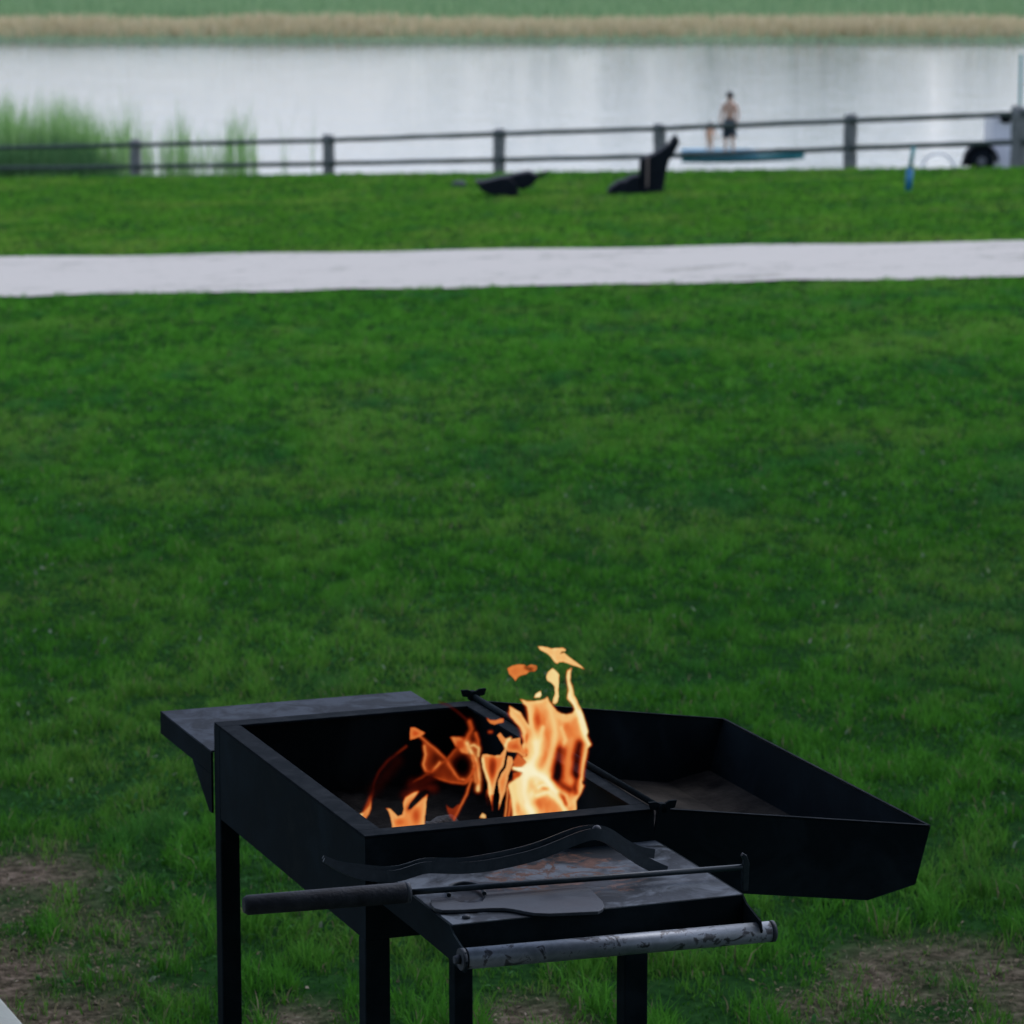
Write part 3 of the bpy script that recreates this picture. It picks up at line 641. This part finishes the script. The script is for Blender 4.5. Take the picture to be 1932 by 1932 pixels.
MB().ball((.055, -.335, sz+.002), .007, 2, 0, (1, 1, .6)).build('rivet', M['blade'], fs)
# side tray, tilted down towards its outer end
tl, dt = .523, R(8.5)
MT = Matrix.Translation((.522, 0, RIM-.003)) @ Matrix.Rotation(dt, 4, 'Y')
wall = [(0, 0), (tl, 0), (tl-.012, -.104), (tl-.10, -.137), (0, -.137)]
mb = MB(); mb.prism(wall, 'y', 0, .004, 0, MT); mb.prism(wall, 'y', GD-.004, GD, 0, MT)
mb.prism([(tl-.004, -.001), (tl, -.001), (tl-.012, -.104), (tl-.016, -.104)], 'y', .0045, GD-.0045, 0, MT)
mb.prism([(tl-.012, -.1045), (tl-.016, -.1045), (tl-.104, -.137), (tl-.10, -.137)], 'y', .0045, GD-.0045, 0, MT)
ty = mb.build('side_tray', M['steel'], G)
mb = MB(); mb.prism([(0, -.136), (tl-.104, -.136), (tl-.104, -.132), (0, -.132)], 'y', .0045, GD-.0045, 0, MT); mb.prism([(tl-.1035, -.1358), (tl-.0175, -.1040), (tl-.0185, -.1020), (tl-.1040, -.1318)], 'y', .0045, GD-.0045, 0, MT); mb.build('tray_floor', M['tray_dirt'], ty)
mb = MB(); mb.prism([(0, .0005), (tl, .0005), (tl, .003), (0, .003)], 'y', -.001, .007, .0006, MT)
mb.prism([(0, .0005), (tl, .0005), (tl, .003), (0, .003)], 'y', GD-.006, GD+.001, .0006, MT)
mb.prism([(tl-.006, .0005), (tl+.001, .0005), (tl+.001, .003), (tl-.006, .003)], 'y', .0075, GD-.0065, .0006, MT)
mb.build('tray_edge', M['rim'], ty)
# hinge rod with wing nuts
hx = GL+.006; hr = MB().tube([(hx, -.03, RIM+.004), (hx, GD+.03, RIM+.004)], .0055, 12).build('hinge_rod', M['steel'], G)
for y_ in (-.022, GD+.018):
    mb = MB(); mb.tube([(hx, y_-.008, RIM+.004), (hx, y_+.008, RIM+.004)], .011, 10)
    for sg in (-1, 1): mb.prism([(0, -.004), (.022*sg, -.001), (.026*sg, .012), (.012*sg, .012), (0, .006)], 'y', -.003, .003, .001, Matrix.Translation((hx, y_, RIM+.006)))
    mb.build('wing_nut', M['steel'], hr)

# charred logs in the firebox
for k, (a, b_, r_) in enumerate([((.12, .22, .035), (.40, .34, .05), .026), ((.20, .42, .04), (.42, .20, .065), .024), ((.08, .36, .035), (.33, .50, .045), .022)]):
    A = Vector(a)+Vector((0, 0, FZ)); B = Vector(b_)+Vector((0, 0, FZ)); n_ = 12
    pts = [A.lerp(B, j/n_)+Vector((random.uniform(-1, 1), random.uniform(-1, 1), random.uniform(-1, 1)))*.003 for j in range(n_+1)]
    mid = A.lerp(B, .5); mid.z = A.z
    o = MB().tube([p_-mid for p_ in pts], [r_*random.uniform(.85, 1.12) for _ in pts], 12).build('charred_log', M['char'])
    o.matrix_world = G.matrix_basis @ Matrix.Translation(mid) if False else Matrix.Translation(Vector(GO)) @ Matrix.Rotation(PHI, 4, 'Z') @ Matrix.Translation(mid)
    tag(o, ['charred black log under the tall flames, nearest the front', 'charred log crossing over the others beneath the tall flames', 'charred log lying beneath the low left flames'][k], 'log', 'burning logs in the firebox')

# ------------------------------------------------------------------ tools on the front shelf
def gthing(name, label, cat):
    o = empty(name, tuple(GO), PHI); tag(o, label, cat); return o
def spline(P, n):
    P = [Vector(p) for p in P]; out = []
    for i_ in range(len(P)-1):
        a = P[max(i_-1, 0)]; b = P[i_]; c_ = P[i_+1]; d = P[min(i_+2, len(P)-1)]
        for k in range(n):
            t = k/n; out.append(.5*((2*b)+(c_-a)*t+(2*a-5*b+4*c_-d)*t*t+(3*b-a-3*c_+d)*t**3))
    out.append(P[-1]); return out
tg = gthing('tongs', 'long curved black steel tongs lying over the front shelf, tips on its right', 'tongs')
def r8(x, y): return 582.8+x*.4827, 1538.6+y*.4827
up_ = [(55,152),(110,178),(180,194),(260,205),(330,206),(385,195),(440,176),(500,172),(600,174),(700,158),(800,138),(900,110),(990,74),(1060,50),(1130,44),(1180,62),(1230,98),(1290,128),(1350,140)]
lo_ = [(58,160),(120,192),(200,214),(280,224),(345,222),(400,206),(450,190),(520,190),(600,192),(700,182),(800,162),(900,136),(1000,96),(1070,68),(1130,58),(1185,84),(1240,122),(1310,168),(1395,207)]
def tong_leaf(P, dz, lys):
    pts = []
    for k, (x, y) in enumerate(P):
        u, v = r8(x, y+dz); t = (x-55)/1350; ly = lys[0]+(lys[1]-lys[0])*t; pts.append(g_y(u, v, ly))
    sp2 = spline(pts, 6)
    for _ in range(5): sp2 = [sp2[0]]+[(sp2[i_-1]+sp2[i_]*2+sp2[i_+1])/4 for i_ in range(1, len(sp2)-1)]+[sp2[-1]]
    n_ = 70; L_ = [0.]
    for i_ in range(1, len(sp2)): L_.append(L_[-1]+(sp2[i_]-sp2[i_-1]).length)
    A_ = np.array([[*q_] for q_ in sp2]); ll = np.linspace(0, L_[-1], n_)
    return [Vector([float(np.interp(l_, L_, A_[:, c_])) for c_ in range(3)]) for l_ in ll]
up2 = tong_leaf(up_, 10, (-.150, -.170)); lo2 = tong_leaf(lo_, 14, (-.166, -.200))
n1 = len(lo2)
MB().ribbon(up2, (0, .25, 1), [.0075*min(1, .35+i_/12) for i_ in range(len(up2))], .0021).build('tong_arm', M['tool'], tg)
MB().ribbon(lo2, (0, .25, 1), [.0095*min(1, .35+i_/12) for i_ in range(n1)], .0023).build('tong_arm', M['tool'], tg)
mb = MB(); mb.ball(g_y(*r8(1125, 56), -.185), .008, 2, 0); mb.build('pivot_rivet', M['blade'], tg)

pk = gthing('fire_poker', 'iron fire poker with thick dark wooden handle laid across the front shelf', 'poker')
hz_ = sz+.021
A = g_z(462, 1708, hz_); B = g_z(766, 1684, hz_); Cc = g_z(1400, 1636, sz+.016)
dirn = (B-A).normalized()
hd = MB().tube([A-dirn*.002, A+dirn*.004, A.lerp(B, .5), B-dirn*.004, B], [.012, .0158, .0165, .0168, .0160], 24).build('handle', M['handle'], pk)
MB().tube([B-dirn*.001, B+dirn*.006], [.0168, .0162], 24).build('ferrule', M['blade'], hd)
B2 = B+dirn*.006; MB().tube([B2, B2+(Cc-B2)*.5, Cc], .0050, 12).build('rod', M['tool'], pk)
mb = MB(); mb.prism([(-.004, -.040), (.006, -.040), (.008, .006), (.003, .020), (-.003, .024), (-.006, .019), (-.002, .012), (-.004, .0)], 'y', -.004, .004, .001, Matrix.Translation(Cc+Vector((.004, 0, 0))))
mb.build('hook', M['tool'], pk)

sp_ = gthing('spatula', 'flat grey steel scraper blade lying on the front shelf under the poker', 'scraper')
out = [(476,322),(478,345),(490,358),(520,366),(600,364),(700,358),(760,357),(800,362),(840,370),(880,377),(940,379),(1130,371),(1148,362),(1155,348),(1148,330),(1092,276),(1070,272),(900,284),(700,296),(684,300),(686,318),(676,332),(650,337),(590,334),(560,320),(530,318)]
P = [g_z(*r8(*p_), sz+.008) for p_ in out]
mb = MB(); mb.prism([(p_.x, p_.y) for p_ in P], 'z', sz+.001, sz+.0065, .0012); mb.build('blade', M['blade'], sp_)
lp = [g_z(*r8(*p_), sz+.008) for p_ in [(548,312),(543,290),(560,272),(600,264),(645,268),(676,282),(686,306)]]
MB().tube(spline(lp, 4), .0035, 8).build('handle_loop', M['tool'], sp_)

# ------------------------------------------------------------------ fire
FIRE_LY = .20
def R1(x, y): return 652.8+x*.20106, 1204.5+y*.20106
def R2(x, y): return 885.9+x*.18098, 1204.5+y*.18098
U0, V0, U1, V1, ST = 668, 1210, 1124, 1612, 1.5
gu = np.arange(U0, U1, ST); gv = np.arange(V0, V1, ST); GU, GV = np.meshgrid(gu, gv)
wob = (vnoise(GU, GV, 14., 201, 3)-.5)*5; wob2 = (vnoise(GU, GV, 14., 233, 3)-.5)*5
PU, PV = GU+wob*.45, GV+wob2*.45
def pdist(poly):
    inside = np.zeros(PU.shape, bool); d2 = np.full(PU.shape, 1e9); n = len(poly)
    for i_ in range(n):
        x1, y1 = poly[i_]; x2, y2 = poly[(i_+1) % n]
        cnd = ((y1 > PV) != (y2 > PV)) & (PU < (x2-x1)*(PV-y1)/((y2-y1) or 1e-9)+x1); inside ^= cnd
        dx, dy = x2-x1, y2-y1; t = np.clip(((PU-x1)*dx+(PV-y1)*dy)/(dx*dx+dy*dy+1e-9), 0, 1)
        d2 = np.minimum(d2, (PU-x1-dx*t)**2+(PV-y1-dy*t)**2)
    return np.where(inside, 1, -1)*np.sqrt(d2)
def sdist(line):
    d2 = np.full(PU.shape, 1e9); along = np.zeros(PU.shape); n = len(line)
    for i_ in range(n-1):
        x1, y1 = line[i_]; x2, y2 = line[i_+1]; dx, dy = x2-x1, y2-y1
        t = np.clip(((PU-x1)*dx+(PV-y1)*dy)/(dx*dx+dy*dy+1e-9), 0, 1); dd = (PU-x1-dx*t)**2+(PV-y1-dy*t)**2
        m_ = dd < d2; d2 = np.where(m_, dd, d2); along = np.where(m_, (i_+t)/(n-1), along)
    return np.sqrt(d2), along
def sm(x): x = np.clip(x, 0, 1); return x*x*(3-2*x)
class Fl:
    def __init__(s): s.h = np.zeros(PU.shape); s.a = np.zeros(PU.shape)
    def poly(s, T, pts, heat, alpha=.95, edge=.2, soft=2.2, ew=4.):
        d = pdist([T(*p_) for p_ in pts]); m_ = sm(d/soft+.5)
        h = heat+edge*np.exp(-np.maximum(d, 0)/ew); s.h = np.where(m_ > .01, s.h*(1-m_)+h*m_, s.h); s.a = np.maximum(s.a, m_*alpha); return s
    def stroke(s, T, pts, w, heat, alpha=.9, hard=1.0, fade=(1, 1)):
        d, al = sdist([T(*p_) for p_ in pts]); k = np.exp(-(d/(w*.55))**2*1.2)*(fade[0]+(fade[1]-fade[0])*al)
        s.h = s.h*(1-k)+heat*k; s.a = np.maximum(s.a, k*alpha); return s
    def tint(s, T, pts, w, dh, da=0.0):
        d, al = sdist([T(*p_) for p_ in pts]); k = np.exp(-(d/(w*.55))**2); s.h = s.h+dh*k; s.a = s.a*(1-da*k); return s
    def hole(s, T, c_, rx, ry, dh, da):
        cu, cv = T(*c_); sc_ = .181 if T is R2 else .201; q_ = ((PU-cu)/(rx*sc_))**2+((PV-cv)/(ry*sc_))**2; k = np.exp(-q_**1.6); s.h = s.h+dh*k; s.a = s.a*(1-da*k); return s
    def noise(s, amp, seed):
        st1 = vnoise(GU+wob*2, GV*.35, 9., seed, 3)-.5; s.h = s.h+st1*amp; return s
def pal(h):
    xs_ = [0, .15, .3, .45, .6, .72, .84, 1.0]
    cs = np.array([(25,4,2),(80,18,8),(150,48,16),(203,80,30),(233,132,64),(243,180,108),(246,216,148),(253,248,212)])/255.
    cs = np.where(cs <= .04045, cs/12.92, ((cs+.055)/1.055)**2.4); h = np.clip(h, 0, 1)
    return np.stack([np.interp(h, xs_, cs[:, k]) for k in range(3)], -1)
fm = bpy.data.materials.new('flame_glow'); fm.use_nodes = True; nt = fm.node_tree; nt.nodes.clear()
att = nt.nodes.new("ShaderNodeAttribute"); att.attribute_name = 'col'; ata = nt.nodes.new("ShaderNodeAttribute"); ata.attribute_name = 'dens'
em = nt.nodes.new("ShaderNodeEmission"); em.inputs['Strength'].default_value = 2**(-S.view_settings.exposure); tp = nt.nodes.new("ShaderNodeBsdfTransparent")
mx = nt.nodes.new("ShaderNodeMixShader"); mo = nt.nodes.new("ShaderNodeOutputMaterial")
nt.links.new(att.outputs['Color'], em.inputs['Color']); nt.links.new(ata.outputs['Fac'], mx.inputs[0]); nt.links.new(tp.outputs[0], mx.inputs[1]); nt.links.new(em.outputs[0], mx.inputs[2]); nt.links.new(mx.outputs[0], mo.inputs['Surface'])
fire = empty('fire', tuple(GO), PHI); tag(fire, 'orange and yellow flames leaping from the firebox of the black grill', 'fire')
def flame_obj(name, fl, ly, label=None, wav=.03, thick=.030, cut=.03, seed=1):
    a = np.clip(fl.a, 0, 1); msk = a > cut
    cell = msk[:-1, :-1] | msk[1:, :-1] | msk[:-1, 1:] | msk[1:, 1:]
    used = np.zeros(a.shape, bool); used[:-1, :-1] |= cell; used[1:, :-1] |= cell; used[:-1, 1:] |= cell; used[1:, 1:] |= cell
    idx = -np.ones(a.shape, int); idx[used] = np.arange(used.sum())
    # thickness grows away from the outline
    t = cell.astype(float); D = np.zeros(a.shape); cur = used.copy()
    border = np.zeros(a.shape, bool); b4 = np.pad(cell, 1)
    border = used & ~(b4[:-1, :-1] & b4[1:, :-1] & b4[:-1, 1:] & b4[1:, 1:])
    cur = used & ~border
    for k in range(14):
        D += cur; c2 = np.pad(cur, 1); cur = cur & c2[2:, 1:-1] & c2[:-2, 1:-1] & c2[1:-1, 2:] & c2[1:-1, :-2]
    th_ = thick*np.sqrt(np.clip(D/14, 0, 1)); dep = ly + (vnoise(GU, GV, 60., 300+seed, 2)-.5)*wav
    wt_ = np.clip(fl.a, .001, 1); hb_ = fl.h*wt_
    for _ in range(4):
        q_ = np.pad(hb_, 1, mode='edge'); hb_ = (q_[1:-1, 1:-1]*2+q_[2:, 1:-1]+q_[:-2, 1:-1]+q_[1:-1, 2:]+q_[1:-1, :-2])/6
        q_ = np.pad(wt_, 1, mode='edge'); wt_ = (q_[1:-1, 1:-1]*2+q_[2:, 1:-1]+q_[:-2, 1:-1]+q_[1:-1, 2:]+q_[1:-1, :-2])/6
    hb_ = hb_/wt_
    for _ in range(2):
        q_ = np.pad(a, 1, mode='edge'); a = (q_[1:-1, 1:-1]*2+q_[2:, 1:-1]+q_[:-2, 1:-1]+q_[1:-1, 2:]+q_[1:-1, :-2])/6
    co = pal(hb_); half = 1-np.sqrt(1-np.clip(a, 0, .995))
    pts = []
    ray_x = (GU-CC)/F; rb_ = -(GV-CC)/F; RX = ray_x; RY = ct+rb_*st; RZ = -st+rb_*ct
    def pos(lyv):
        tt = ((GO-O0)@EY+lyv)/(RX*EY[0]+RY*EY[1]); wx, wy, wz = RX*tt-GO[0], RY*tt-GO[1], CZ+RZ*tt
        return np.stack([wx*EX[0]+wy*EX[1], wx*EY[0]+wy*EY[1], wz], -1)
    A_ = pos(dep-th_)[used]; base_ = pos(dep)[used]; B_ = base_+(base_-A_)
    n = used.sum(); bd = border[used]; mapB = np.where(bd, np.arange(n), n+np.cumsum(~bd)-1)
    V = np.concatenate([A_, B_[~bd]]); C_ = co[used]; C_ = np.concatenate([C_, C_[~bd]]); Dn = half[used]; Dn = np.concatenate([Dn, Dn[~bd]])
    i_, j_ = np.nonzero(cell); qf = np.stack([idx[i_, j_], idx[i_+1, j_], idx[i_+1, j_+1], idx[i_, j_+1]], -1); qb = mapB[qf][:, ::-1]
    dup = (qf == qb[:, ::-1]).all(1); qb = qb[~dup]
    Q = np.concatenate([qf, qb]); keep = V[:, 2] > FZ-5
    o = mesh_np(name, V, Q, np.full(len(Q), 4), fm, {'col': ('FLOAT_COLOR', np.column_stack([C_, np.ones(len(C_))])), 'dens': ('FLOAT', Dn)}, True)
    o.parent = fire
    if label: o['label'] = label
    return o
BT = 2150
main = Fl()
main.poly(R2, [(525,632),(600,655),(660,652),(740,645),(790,625),(815,605),(835,660),(870,710),(910,752),(960,782),(1010,790),(1070,780),(1100,740),(1080,700),(1050,665),(1015,630),(1018,580),(1035,540),(1018,460),(1010,400),(1025,340),(1068,298),(1052,370),(1050,440),(1068,510),(1090,590),(1120,650),(1160,730),(1190,810),(1215,900),(1238,970),(1215,1015),(1228,1055),(1268,1105),(1225,1160),(1215,1220),(1190,1330),(1170,1440),(1170,1490),(1185,1550),(1160,1620),(1110,1700),(1118,1760),(1060,BT),(420,BT),(455,1830),(440,1700),(400,1540),(430,1495),(520,1440),(548,1400),(462,1372),(455,1345),(540,1342),(590,1290),(550,1240),(600,1215),(560,1180),(545,1120),(572,1080),(560,1010),(530,930),(480,880),(425,820),(412,700),(470,735),(530,770),(580,850),(618,905),(612,800),(600,715),(560,680)], .60, .96, .24, 2.6, 7)
main.noise(.20, 210)
for pts, w, h in [([(620,700),(640,850),(680,1000),(700,1120)], 8, .80), ([(830,700),(870,840),(900,980),(870,1180),(790,1380)], 9, .80), ([(900,800),(1010,850),(1100,800)], 7, .76),
                  ([(960,930),(1000,1060),(960,1180),(962,1300)], 5, .80), ([(1070,1060),(1040,1250),(1050,1480)], 7, .66), ([(1190,1060),(1210,1180),(1180,1360),(1165,1470)], 6, .82),
                  ([(560,1010),(600,1130),(640,1200)], 6, .74), ([(430,780),(520,880),(570,980)], 7, .78), ([(850,1600),(960,1700),(1000,1800)], 6, .82), ([(900,1590),(1000,1640),(1040,1740)], 4, .8),
                  ([(1180,1540),(1150,1600),(1090,1690)], 4, .78), ([(760,930),(740,1050),(700,1150)], 6, .82)]:
    main.stroke(R2, pts, w*1.7, h-.01, .97)
main.hole(R2, (700,850), 38, 120, -.17, 0); main.tint(R2, [(950,1170),(932,1290),(915,1440)], 17, -.50, .3); main.tint(R2, [(1150,1100),(1122,1230),(1105,1400)], 16, -.50, .3); main.tint(R2, [(925,1330),(915,1420)], 14, -.2, .2)
main.tint(R2, [(880,1470),(960,1530),(1040,1575)], 12, -.38, .1); main.tint(R2, [(1120,1440),(1100,1540),(1110,1610)], 9, -.32, .1); main.tint(R2, [(940,1620),(980,1670),(1000,1730)], 8, -.32, .1); main.hole(R2, (595,1040), 14, 60, -.25, 0); main.hole(R2, (760,1720), 70, 60, -.06, 0)
main.hole(R2, (500,1430), 45, 25, -.25, 0); main.hole(R2, (590,1190), 30, 50, -.22, 0); main.hole(R2, (780,1220), 30, 70, -.10, 0); main.hole(R2, (1010,960), 60, 80, -.04, 0)
main.stroke(R2, [(1048,500),(1045,600),(1100,700),(1150,830),(1180,960),(1225,1060),(1250,1105)], 9, .93, .97)
main.stroke(R2, [(1150,760),(1200,900),(1215,990)], 7, .95, .97)
main.stroke(R2, [(1030,340),(1028,440),(1052,560)], 6, .86, .97)
for pts, w, h in [([(690,1090),(700,1200),(650,1300),(620,1380)], 13, .93), ([(460,1352),(560,1372),(650,1395)], 6, 1.0), ([(620,1370),(700,1420),(790,1460),(830,1510),(880,1610)], 13, 1.0),
                  ([(610,1380),(570,1480),(560,1600),(600,1740),(650,1820)], 15, .97), ([(430,1530),(450,1640),(480,1840)], 9, .86), ([(500,1480),(520,1600),(540,1700)], 10, .88), ([(700,1480),(690,1560),(640,1640)], 10, .9),
                  ([(700,1640),(800,1600),(870,1620)], 6, .92), ([(720,1560),(760,1530),(800,1540)], 3, .95), ([(860,1600),(950,1720),(1000,1800)], 5, .9)]:
    main.stroke(R2, pts, w*1.7, h-.01, .97)
main.hole(R2, (680,1570), 25, 50, -.10, 0); main.hole(R2, (500,1770), 25, 70, -.14, 0); main.hole(R2, (800,1570), 40, 20, -.18, 0)
flame_obj('tall_flame', main, FIRE_LY, 'tall bright flame with a yellow white core', .04, .028, seed=2)
mid = Fl()
mid.poly(R2, [(135,1210),(180,1205),(260,1225),(320,1215),(362,1160),(372,1110),(384,1160),(372,1240),(350,1330),(310,1400),(282,1480),(258,1560),(246,1650),(232,1745),(215,1680),(190,1600),(190,1500),(160,1410),(135,1340),(125,1270)], .55, .92, .28, 1.8, 3.5)
mid.hole(R2, (240,1340), 36, 110, -.28, .1); mid.stroke(R2, [(140,1250),(150,1350),(190,1450),(215,1560),(215,1620)], 5, .88, .95)
mid.poly(R2, [(400,1225),(440,1240),(455,1290),(430,1370),(402,1430),(388,1520),(375,1590),(345,1660),(315,1760),(302,1790),(315,1650),(300,1560),(298,1490),(330,1420),(375,1360),(388,1290)], .60, .92, .22, 1.8, 3)
mid.poly(R2, [(285,1010),(318,980),(345,1010),(370,1045),(428,1030),(425,1050),(470,1046),(530,1030),(528,1090),(560,1150),(600,1200),(575,1250),(500,1190),(400,1182),(372,1150),(330,1085)], .55, .92, .22, 1.8, 3.5)
mid.stroke(R2, [(425,1036),(385,1080),(372,1130)], 5, .92, .95); mid.hole(R2, (480,1130), 60, 30, -.08, 0)
mid.poly(R2, [(500,1200),(545,1240),(600,1290),(560,1345),(465,1345),(452,1290)], .48, .85, .1, 3, 3)
mid.poly(R2, [(455,1405),(540,1385),(560,1420),(470,1485),(448,1470)], .42, .85, .1, 3, 3)
mid.stroke(R2, [(395,1560),(392,1680),(372,1840),(360,2000)], 4, .78, .9); mid.stroke(R2, [(430,1680),(410,1840),(390,2000)], 6, .62, .9); mid.stroke(R2, [(560,1700),(555,1850),(550,2000)], 5, .8, .9)
mid.stroke(R2, [(185,1590),(175,1650),(190,1740)], 4, .4, .6, fade=(1, .2)); mid.stroke(R2, [(240,1640),(235,1720),(240,1790)], 3, .3, .5)
mid.poly(R2, [(175,820),(215,848),(270,850),(320,832),(358,830),(358,872),(300,885),(260,900),(220,885),(190,855)], .52, .85, .15, 2.2, 3); mid.hole(R2, (215,975), 0.1, .1, 0, 0)
mid.stroke(R2, [(205,975),(228,976)], 7, .45, .8)
mid.poly(R2, [(100,1870),(130,1822),(168,1842),(172,1880)], .68, .9, .2, 2, 3)
mid.noise(.08, 220)
flame_obj('low_flame', mid, FIRE_LY+.02, 'narrow orange flames left of the tall flame', .04, .018, seed=3)
lf = Fl()
lf.poly(R1, [(715,960),(760,980),(860,1050),(940,1130),(1040,1040),(985,930),(1060,920),(1130,920),(1150,850),(1140,790),(1170,770),(1190,850),(1200,900),(1235,880),(1245,960),(1250,1040),(1250,1110),(1262,1200),(1265,1330),(1235,1430),(1222,1345),(1150,1352),(1080,1360),(980,1340),(860,1310),(760,1265),(725,1215),(725,1150),(742,1080)], .27, .58, .14, 6, 6)
lf.hole(R1, (1090,1195), 100, 115, -.2, 1.0); lf.hole(R1, (860,1140), 60, 80, -.1, .35)
lf.poly(R1, [(978,930),(1060,925),(1130,950),(1160,1020),(1150,1085),(1080,1075),(1030,1020)], .55, .85, .12, 5, 4)
lf.hole(R1, (1190,930), 25, 60, -.2, .2)
for pts, w, h, al in [([(1160,780),(1185,850),(1150,900),(1125,950)], 7, .42, .8), ([(1215,890),(1240,960),(1245,1060)], 6, .46, .8), ([(1135,980),(1170,1060),(1210,1130),(1235,1220),(1250,1320),(1238,1420)], 8, .80, .95),
                      ([(1170,1010),(1195,1000),(1245,1030),(1240,1100)], 5, .78, .9), ([(1180,1110),(1202,1190),(1190,1270),(1130,1330),(1060,1322),(1010,1260),(960,1185),(940,1140)], 4.5, .60, .85),
                      ([(690,915),(760,975),(860,1060),(945,1145),(1010,1250),(1060,1320)], 4.5, .52, .8), ([(1040,1035),(945,1140),(870,1190),(800,1250),(700,1310),(630,1350)], 4, .42, .7),
                      ([(735,1010),(748,1090),(728,1180),(752,1245),(800,1258),(880,1165)], 5, .62, .88), ([(760,1270),(870,1315),(980,1345),(1100,1360),(1180,1315)], 4, .48, .8),
                      ([(1200,1200),(1215,1300),(1222,1345)], 7, .58, .8), ([(1185,1310),(1130,1460),(1070,1590),(1015,1700)], 3.6, .55, .85), ([(1190,1230),(1150,1340),(1120,1360)], 4, .5, .7),
                      ([(880,600),(970,630),(1060,700),(1130,760)], 3.5, .16, .5), ([(565,1010),(480,1080),(380,1160),(310,1250),(262,1360),(250,1450),(215,1530),(185,1600)], 3.6, .24, .6),
                      ([(255,1430),(215,1530),(180,1620)], 6, .36, .7)]:
    lf.stroke(R1, pts, w*1.9, h*.7, al*.45); lf.stroke(R1, pts, w*1.15, h, al)
lf.poly(R1, [(940,1555),(965,1590),(1000,1600),(1050,1560),(1075,1560),(1015,1705),(980,1680),(945,1610)], .28, .65, .1, 3, 3)
lf.poly(R1, [(605,835),(640,838),(700,865),(742,885),(700,915),(650,938),(602,952),(598,900)], .50, .9, .16, 2.5, 4)
lf.poly(R1, [(112,1665),(180,1615),(215,1570),(240,1500),(232,1600),(215,1650),(180,1700),(150,1690)], .55, .85, .2, 3, 3); lf.stroke(R1, [(118,1668),(150,1650)], 4, .95, .95)
lf.stroke(R1, [(560,1470),(650,1420),(760,1400),(820,1410)], 20, .17, .5); lf.stroke(R1, [(620,1370),(700,1370),(800,1300)], 24, .12, .42); lf.stroke(R1, [(260,1430),(330,1330),(480,1150)], 26, .05, .22)
lf.poly(R1, [(375,1590),(420,1600),(460,1640),(490,1668),(530,1655),(540,1600),(533,1540),(560,1490),(640,1440),(690,1430),(640,1500),(600,1550),(575,1605),(610,1600),(690,1530),(765,1455),(752,1550),(745,1650),(738,1750),(730,2000),(435,2000),(435,1750),(420,1680),(400,1620)], .62, .93, .16, 2, 4)
lf.tint(R1, [(585,1600),(640,1530),(740,1450)], 10, -.28, .3); lf.hole(R1, (660,1660), 42, 75, -.17, .1); lf.hole(R1, (500,1720), 45, 30, -.12, 0); lf.hole(R1, (1070,1000), 45, 40, -.14, 0); lf.hole(R1, (650,890), 30, 25, -.08, 0)
lf.noise(.08, 230)
flame_obj('low_flame', lf, FIRE_LY-.01, 'smoky red orange flames curling at the left', .05, .016, seed=4)
for nm, pts, h, al, e_, ly, lb in [('flame_lick', [(710,85),(760,85),(850,105),(970,95),(1005,120),(1000,135),(960,140),(942,162),(985,150),(1060,210),(1130,260),(1205,325),(1140,300),(1060,275),(980,245),(935,245),(915,265),(880,240),(850,195),(800,150),(740,120)], .74, .96, .10, .16, 'arrow shaped flame lick floating highest'),
                             ('flame_lick', [(395,310),(450,280),(520,268),(575,275),(600,290),(640,272),(700,285),(705,320),(680,345),(620,350),(590,375),(540,385),(505,405),(480,445),(445,400),(410,370)], .56, .85, .10, .24, 'dull orange flame lick floating at the left'),
                             ('flame_lick', [(865,308),(905,340),(935,380),(930,450),(925,520),(928,610),(918,670),(890,688),(865,675),(870,640),(890,580),(885,500),(850,460),(810,440),(798,400),(820,350)], .82, .96, .04, .19, 'pale yellow spoon shaped flame lick'),
                             ('flame_lick', [(742,545),(748,590),(735,615),(675,618),(690,580)], .90, .96, .05, .20, 'tiny pale flame lick above the tall flame')]:
    x = Fl(); x.poly(R2, pts, h, al, e_, 1.8, 3.); x.noise(.10, 240)
    if 'dull' in lb: x.tint(R2, [(590,300),(640,330)], 6, -.3, .5); x.tint(R2, [(640,310),(690,310)], 8, -.05, .3)
    flame_obj(nm, x, ly, lb, .02, .010, seed=5)
